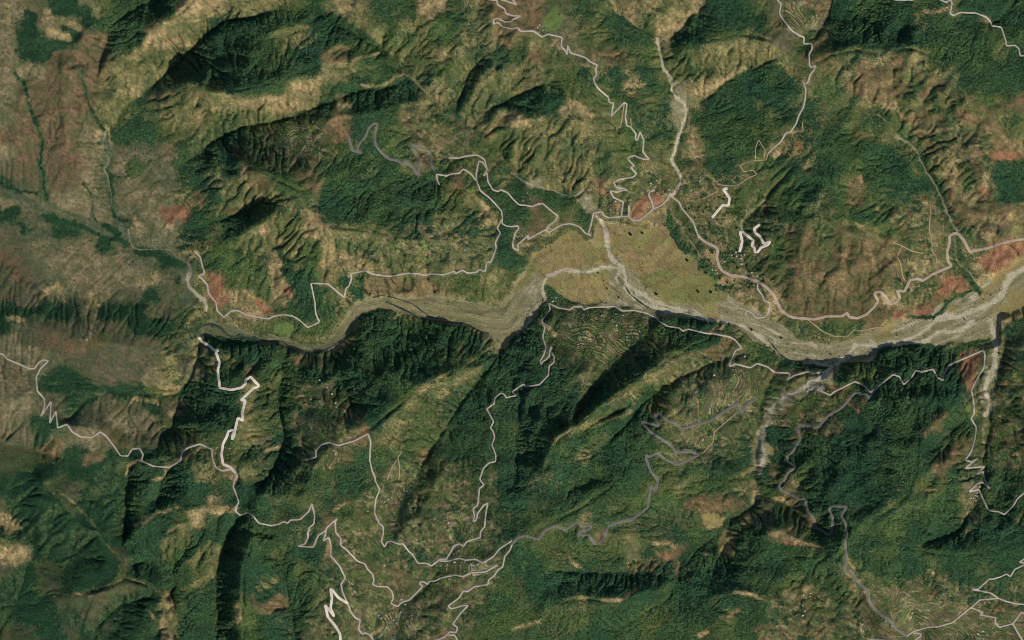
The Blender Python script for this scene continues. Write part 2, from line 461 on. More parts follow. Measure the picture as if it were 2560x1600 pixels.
# ------------------------------------------------------------------ survey: land cover
TILES = {
 (0, 0): 'dgmssdmFFFFdddgg dsmgdsFFFbgmmFFF dssdsbbFFddgmFFF dssbbbemgmmmFFmF dddbbbbggmmmFFmF dbbbbbggdfmmggFF ebbbbbgmmmgmgggd ebbbbegmFmggdmfm bbbbbddFfFmmmffm gbbbbddemmgfffbb',
 (1, 0): 'ggmFmdgfffddmgbb FFFFFFgmfggffmgb FgggFFfgffmfmggb FmFFbbFFmmgdgfmf mFFFdgffFmmffggm FFddfFFFFFmgfgmm dddgFbFFFmggmmmF fbbFbbFFFbmffmgd bbbbbbFffmbbeFgf mbbbFffFffbbFmFf',
 (2, 0): 'bbmmffgdgggdFFfm bbGtmfFdfddFFFff mgmtmmFFFdffgmgg Fbmmtbbmfgfmgggg ggmmfmFmFmmfmgFF mmFmffFdFfvddFFF FFFgmffFmfvgFFFm dgmggmmfffvFFfff mggmgmmfffmdFFFf gmmfmmffmmgdfFFf',
 (3, 0): 'tttbFFFFFmFmFFFF btteFFFFFgFFFmFF eeFbFFFFFFFFFFmF gmbbmmmgggfFFFmF FgmggmggmgmmFFFF FFgffggdmmgmfFFF FmfmmmgdmgFgmfgb mffmfffffbbmggmf mgmfFmmgfgdgmfgm dggFFFFFmmdddfbd',
 (0, 1): 'ebbbbgmgfmmffgfb seebbgmmgmmmFgmg gmegggmgggmgbFmm smmmgggmmgrrFmbF esmssmmsgmgmFgFm emgmggsmmmmggffm eemgggggmmsemFff sbmmgggggdesgrff eebgmedeesemgrdd sssssgsssmemgmgd',
 (1, 1): 'mFbbffffFmbFgmmf bffbFFFfFFFmbfFm ggmfFFFFFFFFmgFF mmmdFFFFFfFgmfdF dmmddgmmmfFgmFmF mggfgfffmgmmgmmF mdmfdddgfmgmtmmF fdFFgFfbbmbmffgm fdfFfgFddgbbmfmm dmfFFmvvvvvvvvmv',
 (2, 1): 'gmmggfmfggmbFFmf FvgggbmgmmbgbmFf FeFFvmmmrrgddffm FbmgFgmdddmgddfb mbgppppppppmdgfm mppppppppppmdmmb FpppppvppppGdmbm mvppppvvpppGGdmb vvFpppgvvppppgdd vFmttFvmvvvvpgdm',
 (3, 1): 'ffgFFfFFFmgdmgFF mffFfbFFFFFdfdFF mfmmfbfffmmbdbfF mfmmmFffbggbbgdg mbomomgfmgdmfbeg foomoobomfdFgmrr mooobboogddFmrrp moobboooFdrrFdpv doooboodfdrmmpvp doooooobdrmpvvpp',
 (0, 2): 'sdmseeeesssgFvvv ddgmeeeeeemmvFFg gggmeeeeeegevmgF ddmsseeeeggveFFb ggmessmssmgFFFFg ggmesegggseeFFFg gessegegggmFFFFg eesmmggoggFFmFfg eebbsbmFmfmbmmgf gessbmmbFFFFggdg',
 (1, 2): 'mGfffvFFFFFFFgvv mFvvvgFFFFFFFFvF FFbbmFFFFFFmmgFF FmfFmFFFFFfgddFF gmmmtFFFfmgddfFF gFmttmFFfgmmfFmF mmttttbFgggmfFFF eFftttbgggfmFFFF gFfttbFfffbFFFFF gFmFffffttbmFfFF',
 (2, 2): 'vFdttttttFFFFmvv FFmttttttbFFFbmv FFmtttttFFmbbmtm FFFmtmFFggggmttt FFFmmFggFmmttttg FFFFmfgmFbmttttm mFFgggFFFmbttmmm mFgFFgFfFFmttmfv mFffgFFFFmtmgmmv FmmFFfFFFmmmmFgF',
 (3, 2): 'vmmfffbpvvvvvmvm vvvvvvvvvFvvFFvb mFFvvgFFFFFmrmvF bgpvFmmFFFFFrmmF mvFmbmFFFFFFmmmF vbFmFbFFFFFFmgmF vFbbmFFFFFbFFmFF FbFFFFFFFFFmmmmb gFFFFFFFFFFbmmmm bmmFFFFFFFmFmmfm',
 (0, 3): 'megeeeemFFFFmggm eemmeesFFmFmFdFm deesmesFmmFgdmmF Fmesesmmmmggmmmf ddseemsbmmmmggFm gfeessebmmmmgmFm mseessebesmmgmFm fseeegesssdmFFbm Fssesbmesmdmmmbf eegegseemmdFFFff',
 (1, 3): 'bmmFmFffttFmbFFF mmmgmmmmttmbttmf FmmFbmmtttmbttmm mFmmmttmFmmbttmm mmFmmFmmFmFmtttb mFmmFfmmfmFttttf gFFfffmbbmmmttmf mmFffdttbmttbbFF mbFbbbtttttbmmff mFmttttmtmtbmfff',
 (2, 3): 'mmffFFFFmmgfFmvg FmmmmFmffffbbbmF mgmfgffmmmmmpFpe fmmffbmgmmFfFpFF ffmdfmmtFmbFFpFF fFfmfmggbmdFFFFF mFFFFFFFFfFFFmff mFFmgddFFFFFmFgg fmmmmFFFgmFFFgFF gfmmFFFFmFFmmmFb',
 (3, 3): 'mbFFFFFFFmmFtmFm FbFFFFfmffFFtmFF mbbFFffffFFFtmFm gbmFFFfffFFFmFFF FFfffFffFmFFFFFF FfFfmgFFFFmFFmFF FmmffmmFFmmmFFFF mbbmftttmttmFmFF FmbmFttttmttttmb bbbgmmtttttttttt',
}
CLS = 'FfmgdbesoprvtGqnwxkuy'
#            ground albedo          vegetation density
COL = {
 'F': ((.026, .052, .022), 1.00), 'f': ((.055, .092, .032), .76), 'm': ((.120, .124, .050), .52),
 'g': ((.225, .190, .082), .36), 'd': ((.330, .245, .120), .12), 'b': ((.175, .110, .060), .18),
 'e': ((.104, .090, .058), .12), 's': ((.022, .064, .026), .85), 'o': ((.116, .088, .042), .24),
 'p': ((.242, .198, .082), .00), 'r': ((.265, .132, .074), .04), 'v': ((.262, .232, .138), .01),
 't': ((.150, .135, .070), .06), 'G': ((.110, .160, .048), .01), 'q': ((.175, .168, .060), .00),
 'n': ((.085, .092, .040), .64), 'w': ((.205, .166, .094), .05), 'x': ((.135, .128, .070), .16),
 'k': ((.142, .092, .055), .15), 'u': ((.058, .056, .035), .40), 'y': ((.098, .112, .070), .20)}
rows = []
for r in range(4):
    parts = [TILES[(c, r)].split() for c in range(4)]
    for k in range(10):
        rows.append(''.join(parts[c][k][:16].ljust(16, 'm') for c in range(4)))
AM = np.array([[CLS.index(ch_) for ch_ in row] for row in rows])          # 40 x 64 cells of 40 px
NAT = 'FfmgnDb'
for r in range(40):
    for c in range(64):
        ch_ = CLS[AM[r, c]]
        if r >= 24 and ch_ == 'm' and c >= 8:
            ch_ = 'n'
        if r >= 20 and c >= 15 and ch_ in 'gd' and not (r < 24 and 40 <= c):
            ch_ = 'n' if (r * 3 + c) % 3 else 'g'
        if r >= 30 and 8 <= c <= 16:
            ch_ = {'n': 'F' if (r * 7 + c * 3) % 4 else 'n', 'g': 'n', 'b': 'n'}.get(ch_, ch_)
        if r >= 28 and c <= 9:
            ch_ = {'m': 's', 'n': 's', 'x': 's', 'g': 'u', 'b': 'u', 'e': 'u', 'f': 's'}.get(ch_, ch_)
        if r >= 30 and 17 <= c <= 32 and (r * 5 + c) % 2:
            ch_ = {'b': 'n', 'g': 'n'}.get(ch_, ch_)
        if 9 <= r <= 28 and c <= 10 - (r > 20):
            ch_ = {'g': 'w', 'm': 'x', 'd': 'w'}.get(ch_, ch_)
        if r < 9 and c <= 5:
            ch_ = {'g': 'w', 'm': 'x', 'd': 'w', 'b': 'k', 'e': 'x'}.get(ch_, ch_)
        if 9 <= r < 13 and c <= 5 and ch_ == 'b':
            ch_ = 'k'
        AM[r, c] = CLS.index(ch_)
# each class weight is spread between cells, then the edges are made ragged
lx = PX + 13 * fbm(PX, PY, 46, 4, 31, .6)
ly = PY + 13 * fbm(PX, PY, 46, 4, 35, .6)
cgx = np.clip(lx / 40 - 0.5, 0, 62.99)
cgy = np.clip(ly / 40 - 0.5, 0, 38.99)
wts = np.zeros((len(CLS), H, W), np.float32)
for k in range(len(CLS)):
    m = (AM == k)
    if m.any():
        wts[k] = bil(m.astype(float), cgx, cgy) + 0.50 * fbm(PX, PY, 30, 4, 41 + 5 * k, .78) * np.clip(bil(smooth(m.astype(float), 1), cgx, cgy) * 4, 0, 1)
cls = wts.argmax(0)
sw = np.clip(wts, 0, None) ** 3.2
sw /= sw.sum(0)[None] + 1e-9
colt = np.array([COL[c][0] for c in CLS])
dent = np.array([COL[c][1] for c in CLS])
col = np.tensordot(sw, colt, axes=(0, 0))
den = np.tensordot(sw, dent, axes=(0, 0))
cls0 = cls.copy()
del sw
KEEP = [CLS.index(c) for c in 'pvqGr']


def sub_box(pts, pad):
    xs = [p[0] for p in pts]
    ys = [p[1] for p in pts]
    i0 = max(0, int((min(xs) - pad - X0) / G))
    i1 = min(W, int((max(xs) + pad - X0) / G) + 2)
    j0 = max(0, int((min(ys) - pad - Y0) / G))
    j1 = min(H, int((max(ys) + pad - Y0) / G) + 2)
    return slice(j0, j1), slice(i0, i1)


ex = 5 * fbm(PX, PY, 16, 3, 61)
ey = 5 * fbm(PX, PY, 16, 3, 65)
plain = in_poly(PX + ex, PY + ey, PLAIN)
wm_ = 1 + 2.6 * np.clip((1330 - PX) / 60.0, 0, 1)
flood = in_poly(PX + ex * wm_, PY + ey * wm_ + 5 * (wm_ - 1) * np.clip((PY - 700) / 100.0, 0, 1) * 0, FLOOD)
cls[flood & ~np.isin(cls, KEEP)] = CLS.index('v')
cls[plain & ~np.isin(cls, KEEP)] = CLS.index('p')
notflat = ~(flood | plain)
cls[notflat & (cls == CLS.index('v')) & (PY > 720)] = CLS.index('g')
cls[notflat & (cls == CLS.index('p')) & (PX > 1280) & (PX < 1920) & (PY < 800)] = CLS.index('m')
q_poly = T(2, 1, '1180 1100 1500 1010 1700 950 1850 960 1910 1100 1900 1200 2050 1250 2000 1330 1600 1360 1300 1250')
cls[in_poly(PX + 2 * ex, PY + 2 * ey, q_poly) & plain] = CLS.index('q')

chg = cls != cls0
col[chg] = colt[cls[chg]]
den[chg] = dent[cls[chg]]
STROKES = [
 ('v', 40, T(3, 2, '2130 0 2150 200 2150 330 2110 520 2050 650 2090 780')), ('b', 44, T(3, 0, '900 640 1050 760 1250 620')), ('b', 40, T(3, 0, '1600 1250 1800 1350 1950 1300')),
 ('b', 40, T(3, 0, '2100 1280 2300 1380')), ('b', 34, T(3, 1, '1200 520 1300 620 1350 700')), ('b', 30, T(3, 1, '1560 460 1600 620')), ('b', 40, T(3, 1, '300 1000 420 1100 350 1200')),
 ('s', 110, [(60, 1230), (120, 1300), (150, 1350)]), ('s', 90, [(230, 1270), (260, 1330)]), ('s', 80, [(200, 1160), (280, 1200)]), ('s', 70, [(110, 1520), (130, 1590)]), ('s', 60, [(330, 1560), (300, 1600)]),
 ('y', 34, [(0, 470), (60, 490), (120, 515), (160, 545), (220, 560), (280, 585), (330, 615), (420, 630), (468, 680), (470, 760)]),
 ('y', 20, [(262, 345), (275, 400), (265, 430), (282, 480), (288, 540), (330, 610)]), ('y', 22, [(100, 400), (110, 460), (118, 520)]), ('y', 26, [(0, 560), (60, 600), (120, 580)]),
 ('F', 30, [(700, 640), (730, 690)]), ('n', 30, [(560, 850), (640, 858)]), ('n', 16, [(660, 846), (700, 842), (760, 862), (810, 862)]),
 ('e', 90, [(20, 610), (40, 680), (70, 720)]), ('k', 46, [(10, 640), (50, 690)]), ('e', 80, [(80, 830), (180, 850)]), ('k', 40, [(120, 850), (200, 870)]),
 ('b', 40, T(3, 0, '820 830 960 860 1100 900 1250 850')), ('b', 26, T(3, 0, '1480 900 1560 800 1650 820')), ('b', 24, T(3, 0, '1060 680 1150 640 1240 680')),
 ('b', 30, T(3, 0, '1800 1080 1950 1150 2100 1180')), ('b', 30, T(3, 0, '1300 1120 1380 1090')), ('r', 20, T(3, 0, '2000 1440 2200 1470 2350 1480')),
 ('b', 50, T(3, 1, '2060 520 2250 520 2400 500')), ('b', 40, T(3, 1, '760 900 900 1000 1080 960')), ('b', 34, T(3, 1, '560 1130 680 1140')), ('b', 50, T(3, 1, '940 830 1060 840 1150 920')),
 ('b', 34, T(1, 1, '1080 1200 1250 1210 1450 1220 1650 1230')), ('r', 20, T(1, 1, '30 1340 120 1440')), ('b', 36, T(0, 0, '1450 920 1600 860')), ('b', 28, T(2, 3, '1400 740 1550 720')),
 ('d', 7, T(0, 0, '1500 225 1700 205 1900 195')), ('d', 24, T(0, 0, '1400 320 1600 350 1800 410')),
 ('d', 4, T(0, 0, '1420 560 1470 680 1520 820')), ('s', 9, T(0, 0, '150 700 240 800 265 960 320 1090 350 1200 400 1330 380 1512')),
 ('s', 8, T(0, 0, '785 660 800 800 830 960 880 1060 960 1210 1000 1250')), ('s', 4, T(0, 0, '730 1350 860 1355 960 1360')),
 ('s', 34, T(0, 0, '560 100 700 90 800 110')), ('s', 30, T(0, 0, '280 230 330 430 480 440 600 410')), ('s', 26, T(0, 0, '330 500 450 520')),
 ('s', 22, T(0, 0, '610 280 720 310')), ('s', 16, T(0, 0, '260 120 330 160 300 260')), ('d', 18, T(0, 0, '600 200 680 235 750 270')),
 ('d', 24, T(0, 0, '480 290 560 320 640 360')), ('d', 18, T(0, 0, '60 60 90 160 60 200')), ('d', 16, T(0, 0, '430 110 480 150 430 180')),
 ('s', 8, T(0, 1, '375 0 410 120 420 260 440 380')), ('s', 12, T(0, 1, '0 220 120 270 230 315 340 330')),
 ('s', 24, T(0, 1, '470 560 560 590 680 600')), ('s', 11, T(0, 1, '680 600 800 640 920 700 1000 740')),
 ('s', 14, T(0, 1, '940 770 1100 740 1200 790')), ('s', 10, T(0, 1, '960 50 1050 150 1055 300 1060 480 1090 540 1230 590')),
 ('s', 5, T(0, 1, '790 220 860 330 880 420 870 500 920 590')), ('s', 24, T(0, 1, '1300 860 1450 880 1650 970 1720 980')),
 ('s', 5, T(0, 1, '1060 160 1130 170 1210 150')), ('s', 22, T(0, 1, '0 560 60 500 150 480')), ('s', 9, T(0, 1, '410 530 500 520 560 560')),
 ('s', 16, T(0, 1, '1000 620 1060 660 1120 700')), ('d', 26, T(0, 1, '840 1290 890 1350')), ('d', 22, T(0, 1, '1320 1160 1420 1150 1460 1080')),
 ('d', 18, T(0, 1, '400 1270 480 1220 560 1200')), ('d', 14, T(0, 1, '1270 550 1300 600')), ('d', 16, T(0, 1, '90 1500 200 1510')),
 ('F', 16, T(0, 1, '1900 620 2050 560 2250 530 2419 520')), ('F', 20, T(0, 1, '1760 640 1850 620 1900 660')), ('F', 10, T(0, 1, '1770 100 1900 140')),
 ('e', 12, T(0, 1, '1760 920 1800 1050 1760 1180')), ('v', 8, T(0, 1, '1690 560 1650 650 1640 760 1615 840 1730 950')),
 ('v', 9, T(0, 1, '1790 980 1810 1050 1770 1140 1800 1210 1850 1260')), ('v', 7, T(0, 1, '1340 780 1440 800 1600 810')),
 ('v', 7, T(0, 1, '230 320 330 350 400 420 470 460 560 500 680 560')),
 ('d', 7, T(1, 0, '990 800 1060 820 1200 810 1290 750 1400 690')), ('d', 7, T(1, 0, '860 610 960 550 1100 530 1190 495')),
 ('g', 18, T(1, 0, '650 640 800 640 860 600')), ('F', 9, T(1, 0, '0 1130 100 1150 300 1110 480 1060 640 1000 740 880')),
 ('g', 14, T(1, 0, '220 310 340 270 470 260')), ('b', 26, T(1, 0, '700 480 820 480')), ('b', 22, T(1, 0, '680 560 800 560')),
 ('F', 20, T(1, 0, '500 80 700 170 900 260 1060 370 1170 460')), ('v', 5, T(1, 0, '1390 690 1480 750 1560 820 1620 900')),
 ('r', 10, T(1, 0, '700 1160 730 1180')), ('d', 14, T(1, 0, '770 1000 900 1010')), ('b', 20, T(1, 0, '1420 1150 1540 1130')),
 ('b', 14, T(1, 0, '1560 1280 1640 1240')), ('e', 18, T(1, 0, '1880 1260 1980 1240')), ('d', 12, T(1, 0, '2170 1260 2220 1280')), ('d', 9, T(1, 0, '1690 930 1740 920')),
 ('d', 14, T(2, 0, '1830 900 1950 790 2060 720 2190 640')), ('d', 18, T(2, 0, '1640 830 1760 820')), ('d', 14, T(2, 0, '1090 820 1240 810')),
 ('d', 22, T(2, 0, '480 1060 560 980 620 1020 740 1090')), ('d', 20, T(2, 0, '1720 1380 1760 1430')), ('v', 14, T(2, 0, '1540 780 1600 870 1660 960')),
 ('g', 16, T(2, 0, '40 850 200 820 340 850 440 880')), ('b', 16, T(2, 0, '920 590 1050 560')), ('F', 6, T(2, 0, '1090 850 1250 855 1450 830')),
 ('F', 22, T(2, 0, '30 960 200 1000 380 1010')), ('F', 14, T(2, 0, '960 140 1060 220 1200 320 1320 350')), ('F', 12, T(2, 0, '1000 460 1060 390 1140 350')),
 ('b', 18, T(3, 0, '440 380 480 520')), ('r', 5, T(3, 0, '450 560 510 575')), ('d', 8, T(3, 0, '1180 960 1240 1060 1290 1140 1370 1080')),
 ('d', 7, T(3, 0, '880 1290 1000 1270')), ('v', 5, T(3, 0, '1200 1300 1340 1350 1420 1460')), ('d', 12, T(3, 0, '1480 110 1560 120 1700 90')),
 ('b', 16, T(3, 0, '2000 1010 2150 1070 2300 980 2419 900')), ('r', 12, T(3, 0, '270 1370 320 1400')), ('d', 16, T(3, 0, '1520 1260 1600 1230')),
 ('d', 16, T(3, 0, '1540 1380 1640 1330 1640 1420')), ('d', 14, T(3, 0, '1740 1440 1760 1380')), ('d', 16, T(3, 0, '1930 1380 1950 1460')),
 ('d', 12, T(3, 0, '2200 1290 2270 1330')),
 ('d', 26, T(1, 1, '700 850 800 900 900 950 1040 960')), ('d', 22, T(1, 1, '470 500 530 570 620 680')), ('r', 14, T(1, 1, '290 1220 340 1290')),
 ('d', 12, T(1, 1, '2090 360 2160 440 2230 530 2260 590')), ('d', 20, T(1, 1, '180 920 230 980')), ('F', 12, T(1, 1, '1700 110 1580 190 1400 240')),
 ('F', 14, T(1, 1, '1000 1500 1150 1430 1300 1460')), ('F', 20, T(1, 1, '400 1250 470 1400 500 1490')),
 ('F', 26, T(2, 1, '230 310 330 320 420 330')), ('F', 12, T(2, 1, '640 400 700 480 740 500')), ('F', 12, T(2, 1, '730 520 700 600 700 680')),
 ('F', 12, T(2, 1, '1480 470 1490 620 1560 760 1640 870')), ('F', 8, T(2, 1, '1700 620 1690 740 1740 830 1770 940 1770 1040')),
 ('v', 26, T(2, 1, '660 370 720 420 760 480')), ('F', 16, T(2, 1, '320 1210 380 1240 420 1290')), ('F', 8, T(2, 1, '1080 400 1080 520')),
 ('d', 24, T(2, 1, '1900 470 1960 520 2040 540')), ('d', 16, T(2, 1, '1740 360 1790 380')), ('d', 10, T(2, 1, '1620 410 1650 430')),
 ('d', 12, T(2, 1, '1760 450 1790 440')), ('d', 16, T(2, 1, '2000 300 2020 330')), ('d', 10, T(2, 1, '2080 340 2100 340')), ('f', 40, T(2, 1, '2160 380 2260 330 2300 420')),
 ('b', 18, T(2, 1, '2280 520 2350 470')), ('r', 12, T(2, 1, '830 280 870 310')), ('d', 8, T(2, 1, '100 800 190 800')), ('q', 14, T(2, 1, '20 1250 160 1080 200 1000 260 900')),
 ('f', 24, T(2, 1, '1760 980 1860 990 1880 1060')), ('F', 8, T(2, 1, '1920 1120 1960 1090 2040 1110')), ('F', 6, T(2, 1, '1930 1180 2000 1220 2100 1190')),
 ('d', 24, T(3, 1, '1360 550 1400 640')), ('d', 20, T(3, 1, '1580 470 1600 560 1600 640')), ('d', 22, T(3, 1, '2080 560 2200 560 2300 540')),
 ('e', 20, T(3, 1, '2060 620 2160 660 2220 650')), ('d', 24, T(3, 1, '2060 710 2160 750')), ('b', 30, T(3, 1, '1680 360 1780 380')), ('b', 26, T(3, 1, '1820 500 1900 450')),
 ('r', 16, T(3, 1, '2010 280 2050 290')), ('d', 9, T(3, 1, '1930 250 1950 260')), ('d', 13, T(3, 1, '1660 130 1760 160')), ('d', 8, T(3, 1, '1980 100 1990 140')),
 ('d', 10, T(3, 1, '870 160 885 200')), ('b', 12, T(3, 1, '790 290 830 360')), ('d', 22, T(3, 1, '1420 960 1460 1000')), ('d', 10, T(3, 1, '830 600 940 690 990 740')),
 ('d', 18, T(3, 1, '1540 1050 1700 1020')), ('d', 14, T(3, 1, '1500 1170 1620 1140')), ('F', 8, T(3, 1, '1690 1340 1800 1290 1930 1230')),
 ('F', 8, T(3, 1, '1330 1480 1560 1490 1640 1440 1690 1350')), ('b', 22, T(3, 1, '780 1000 860 1020')), ('F', 14, T(3, 1, '1850 1050 1920 1150 2000 1240')),
 ('F', 26, T(3, 1, '1420 0 1500 130 1620 300 1680 480 1740 640')), ('v', 5, T(3, 1, '1440 0 1500 120 1600 270 1660 420 1740 600 1780 680')),
 ('F', 8, T(0, 2, '1560 10 1700 60 1800 110 1860 80 1960 40 2060 60 2160 140 2300 160')), ('F', 40, T(0, 2, '2270 360 2380 380')), ('F', 22, T(0, 2, '2000 200 2200 220 2400 200')),
 ('s', 40, T(0, 2, '430 610 600 600 800 620')), ('s', 18, T(0, 2, '800 620 1000 660 1200 660 1400 720')), ('s', 14, T(0, 2, '900 730 740 830 640 900')),
 ('s', 30, T(0, 2, '350 950 420 1010 420 1080')), ('d', 12, T(0, 2, '1260 740 1400 760 1490 780')), ('d', 14, T(0, 2, '1600 880 1690 870')), ('v', 8, T(0, 2, '1780 180 1810 280 1810 380')),
 ('v', 12, T(0, 2, '1930 280 1900 400 1800 520 1740 620')), ('d', 24, T(0, 2, '1590 680 1660 650')), ('d', 4, T(0, 2, '880 50 860 100 855 160 820 180')),
 ('o', 34, T(0, 2, '900 250 950 180')), ('b', 40, T(0, 2, '430 1260 540 1200')), ('b', 30, T(0, 2, '820 1320 940 1280')), ('o', 40, T(0, 2, '1080 1120 1120 1160')),
 ('F', 40, T(0, 2, '1280 1400 1300 1490')), ('F', 40, T(0, 2, '1620 1440 1700 1490')), ('d', 8, T(0, 2, '1200 1450 1230 1360 1330 1330')), ('d', 8, T(0, 2, '1440 1512 1560 1480 1590 1400')),
 ('b', 26, T(0, 2, '2330 490 2400 470')), ('d', 12, T(0, 2, '2000 360 2040 460 2010 500')),
 ('g', 14, T(1, 2, '1650 620 1800 620 1950 560 2100 470')), ('b', 16, T(1, 2, '1900 400 1930 330 1950 250')), ('g', 16, T(1, 2, '1150 1140 1300 1010 1440 960')),
 ('g', 16, T(1, 2, '1440 830 1500 700 1600 640')), ('d', 10, T(1, 2, '2070 100 2150 150 2230 160')), ('F', 40, T(1, 2, '2250 480 2150 600 2120 700')), ('F', 46, T(1, 2, '2350 400 2280 560')),
 ('F', 22, T(1, 2, '230 640 230 800 270 950')), ('F', 30, T(1, 2, '290 1230 250 1360')), ('b', 34, T(1, 2, '880 950 980 960 1000 1040')), ('d', 10, T(1, 2, '100 1230 200 1210 260 1190')),
 ('b', 26, T(1, 2, '440 350 520 370')), ('F', 6, T(1, 2, '300 260 400 310 560 310 680 280')), ('d', 16, T(1, 2, '740 280 850 220 920 150')), ('F', 6, T(1, 2, '720 250 850 170 960 100')),
 ('g', 18, T(2, 2, '380 1130 560 1060 750 1000 950 930 1120 850')), ('g', 14, T(2, 2, '870 790 1050 700 1250 580 1430 490')), ('b', 34, T(2, 2, '1600 430 1800 350 2000 280')),
 ('g', 8, T(2, 2, '620 1290 740 1230')), ('b', 24, T(2, 2, '1300 830 1400 800')), ('b', 12, T(2, 2, '1310 740 1400 740')), ('F', 26, T(2, 2, '130 1000 200 900 330 880')),
 ('F', 24, T(2, 2, '620 1100 800 1040 1000 980')), ('F', 14, T(2, 2, '900 1230 1000 1130 1080 1020 1180 830 1300 720 1450 620')), ('p', 12, T(2, 2, '1440 570 1600 540 1750 520')),
 ('q', 14, T(2, 2, '1570 650 1620 640')), ('d', 12, T(2, 2, '220 10 330 60 420 150')), ('F', 30, T(2, 2, '1400 60 1560 50 1700 40 1900 60')), ('F', 8, T(2, 2, '2000 60 2100 170 2300 260')),
 ('d', 18, T(2, 2, '1900 110 1980 80')), ('d', 10, T(2, 2, '1650 660 1750 620')), ('F', 40, T(2, 2, '2300 350 2400 330')), ('v', 28, T(2, 2, '2419 930 2400 1000 2350 1100 2380 1240 2340 1400')), ('v', 18, T(2, 3, '2280 20 2310 120 2280 200')),
 ('p', 12, T(2, 2, '2180 1460 2280 1400')), ('F', 26, T(2, 2, '1950 1480 2050 1400 2200 1340')),
 ('b', 20, T(3, 2, '1480 1060 1560 980 1660 890')), ('b', 46, T(3, 2, '1600 1400 1700 1280 1830 1180')), ('r', 16, T(3, 2, '1840 325 1960 270')), ('r', 18, T(3, 2, '1870 420 2000 400 1980 340')),
 ('r', 14, T(3, 2, '1900 470 1930 570 1900 640')), ('v', 34, T(3, 2, '620 440 560 560 400 640 250 700 100 780 20 880')), ('F', 10, T(3, 2, '240 400 380 430 560 460')), ('F', 6, T(3, 2, '670 405 760 435 900 430')),
 ('F', 30, T(3, 2, '1090 330 1200 290 1400 270 1600 290')), ('F', 30, T(3, 2, '1080 380 1300 380')), ('F', 14, T(3, 2, '1700 310 1800 280 1950 220 2080 200')), ('v', 14, T(3, 2, '2150 440 2090 570 2040 640 2100 770 2090 850')),
 ('F', 10, T(3, 2, '2200 130 2300 80 2419 10')), ('F', 10, T(3, 2, '2419 90 2310 120 2280 250')), ('b', 26, T(3, 2, '2330 200 2400 150')), ('g', 12, T(3, 2, '1960 900 1990 640')),
 ('F', 24, T(3, 2, '60 1290 110 1290')), ('F', 24, T(3, 2, '20 1050 60 1040')), ('p', 14, T(3, 2, '10 1230 40 1260')), ('G', 14, T(3, 2, '1890 850 1920 810')),
 ('d', 11, T(0, 3, '1280 430 1420 350 1600 280 1700 255')), ('d', 20, T(0, 3, '1800 310 2000 290 2220 270')), ('g', 4, T(0, 3, '500 120 640 150 760 280 830 340 920 490 1050 660 1120 700 1170 800 1190 900 1290 960 1430 1000 1500 1060')),
 ('g', 10, T(0, 3, '1500 1060 1550 1180 1590 1300 1660 1420 1680 1512')), ('d', 5, T(0, 3, '1150 940 1050 980 980 1060 860 1090 730 1080')),
 ('g', 16, T(0, 3, '1800 780 1950 690 2060 640')), ('g', 14, T(0, 3, '1740 1030 1900 960 2030 880')), ('d', 10, T(0, 3, '1600 480 1750 420')), ('d', 34, T(0, 3, '30 380 120 450')), ('d', 44, T(0, 3, '0 700 150 740')),
 ('s', 70, T(0, 3, '800 850 900 850 1000 850')), ('s', 50, T(0, 3, '350 1250 450 1280')), ('s', 40, T(0, 3, '1000 500 1080 420')), ('s', 30, T(0, 3, '1300 1150 1400 1100')), ('s', 14, T(0, 3, '880 1450 960 1350 1080 1270 1150 1160')),
 ('F', 12, T(0, 3, '0 1370 120 1250 180 1080 210 950 260 800')), ('s', 60, T(0, 3, '250 900 200 1050 260 1150')), ('d', 14, T(0, 3, '2240 1180 2260 1300 2220 1370')), ('d', 10, T(0, 3, '1420 1250 1460 1310')),
 ('F', 40, T(0, 3, '1270 30 1270 150 1290 280')), ('F', 46, T(0, 3, '1600 50 1680 140')), ('F', 30, T(0, 3, '2290 330 2260 500 2180 700 2140 900 2160 1000')), ('F', 40, T(0, 3, '2120 1200 2130 1400 2100 1500')),
 ('f', 30, T(1, 3, '800 350 1000 150')), ('f', 60, T(1, 3, '700 1080 900 900')), ('d', 10, T(1, 3, '730 290 830 230 980 200 1130 200')), ('d', 9, T(1, 3, '650 760 680 680 690 560')), ('d', 12, T(1, 3, '1170 920 1200 830 1240 760')),
 ('d', 22, T(1, 3, '1900 60 2000 30')), ('d', 12, T(1, 3, '2230 440 2230 380')), ('q', 28, T(1, 3, '1500 0 1420 50 1340 130')), ('q', 12, T(1, 3, '1240 220 1300 260 1340 370')), ('G', 14, T(1, 3, '1380 240 1420 270')),
 ('q', 12, T(1, 3, '1960 380 2000 480 2050 520')), ('q', 16, T(1, 3, '2000 620 2060 640')), ('p', 34, T(1, 3, '1800 1040 1880 1040')), ('b', 40, T(1, 3, '1280 900 1360 980')), ('o', 40, T(1, 3, '1420 1060 1500 1020')),
 ('F', 34, T(1, 3, '1260 650 1380 650')), ('b', 60, T(1, 3, '80 1150 200 1150')), ('F', 40, T(1, 3, '60 1080 200 1000')), ('F', 30, T(1, 3, '450 680 560 690')), ('F', 20, T(1, 3, '1080 720 1150 730')), ('g', 16, T(1, 3, '20 1030 200 950')),
 ('d', 14, T(2, 3, '870 1130 1020 1130 1110 1070 1180 1010')), ('d', 8, T(2, 3, '530 710 590 800 660 830')), ('d', 10, T(2, 3, '1340 600 1500 600 1540 640')), ('b', 30, T(2, 3, '1680 225 1900 200 2150 240')),
 ('r', 10, T(2, 3, '1420 720 1520 710')), ('d', 12, T(2, 3, '1560 840 1610 770')), ('d', 10, T(2, 3, '2100 1050 2250 1070 2419 1170')), ('d', 10, T(2, 3, '2050 1290 2150 1230')), ('d', 5, T(2, 3, '1280 1390 1400 1380')),
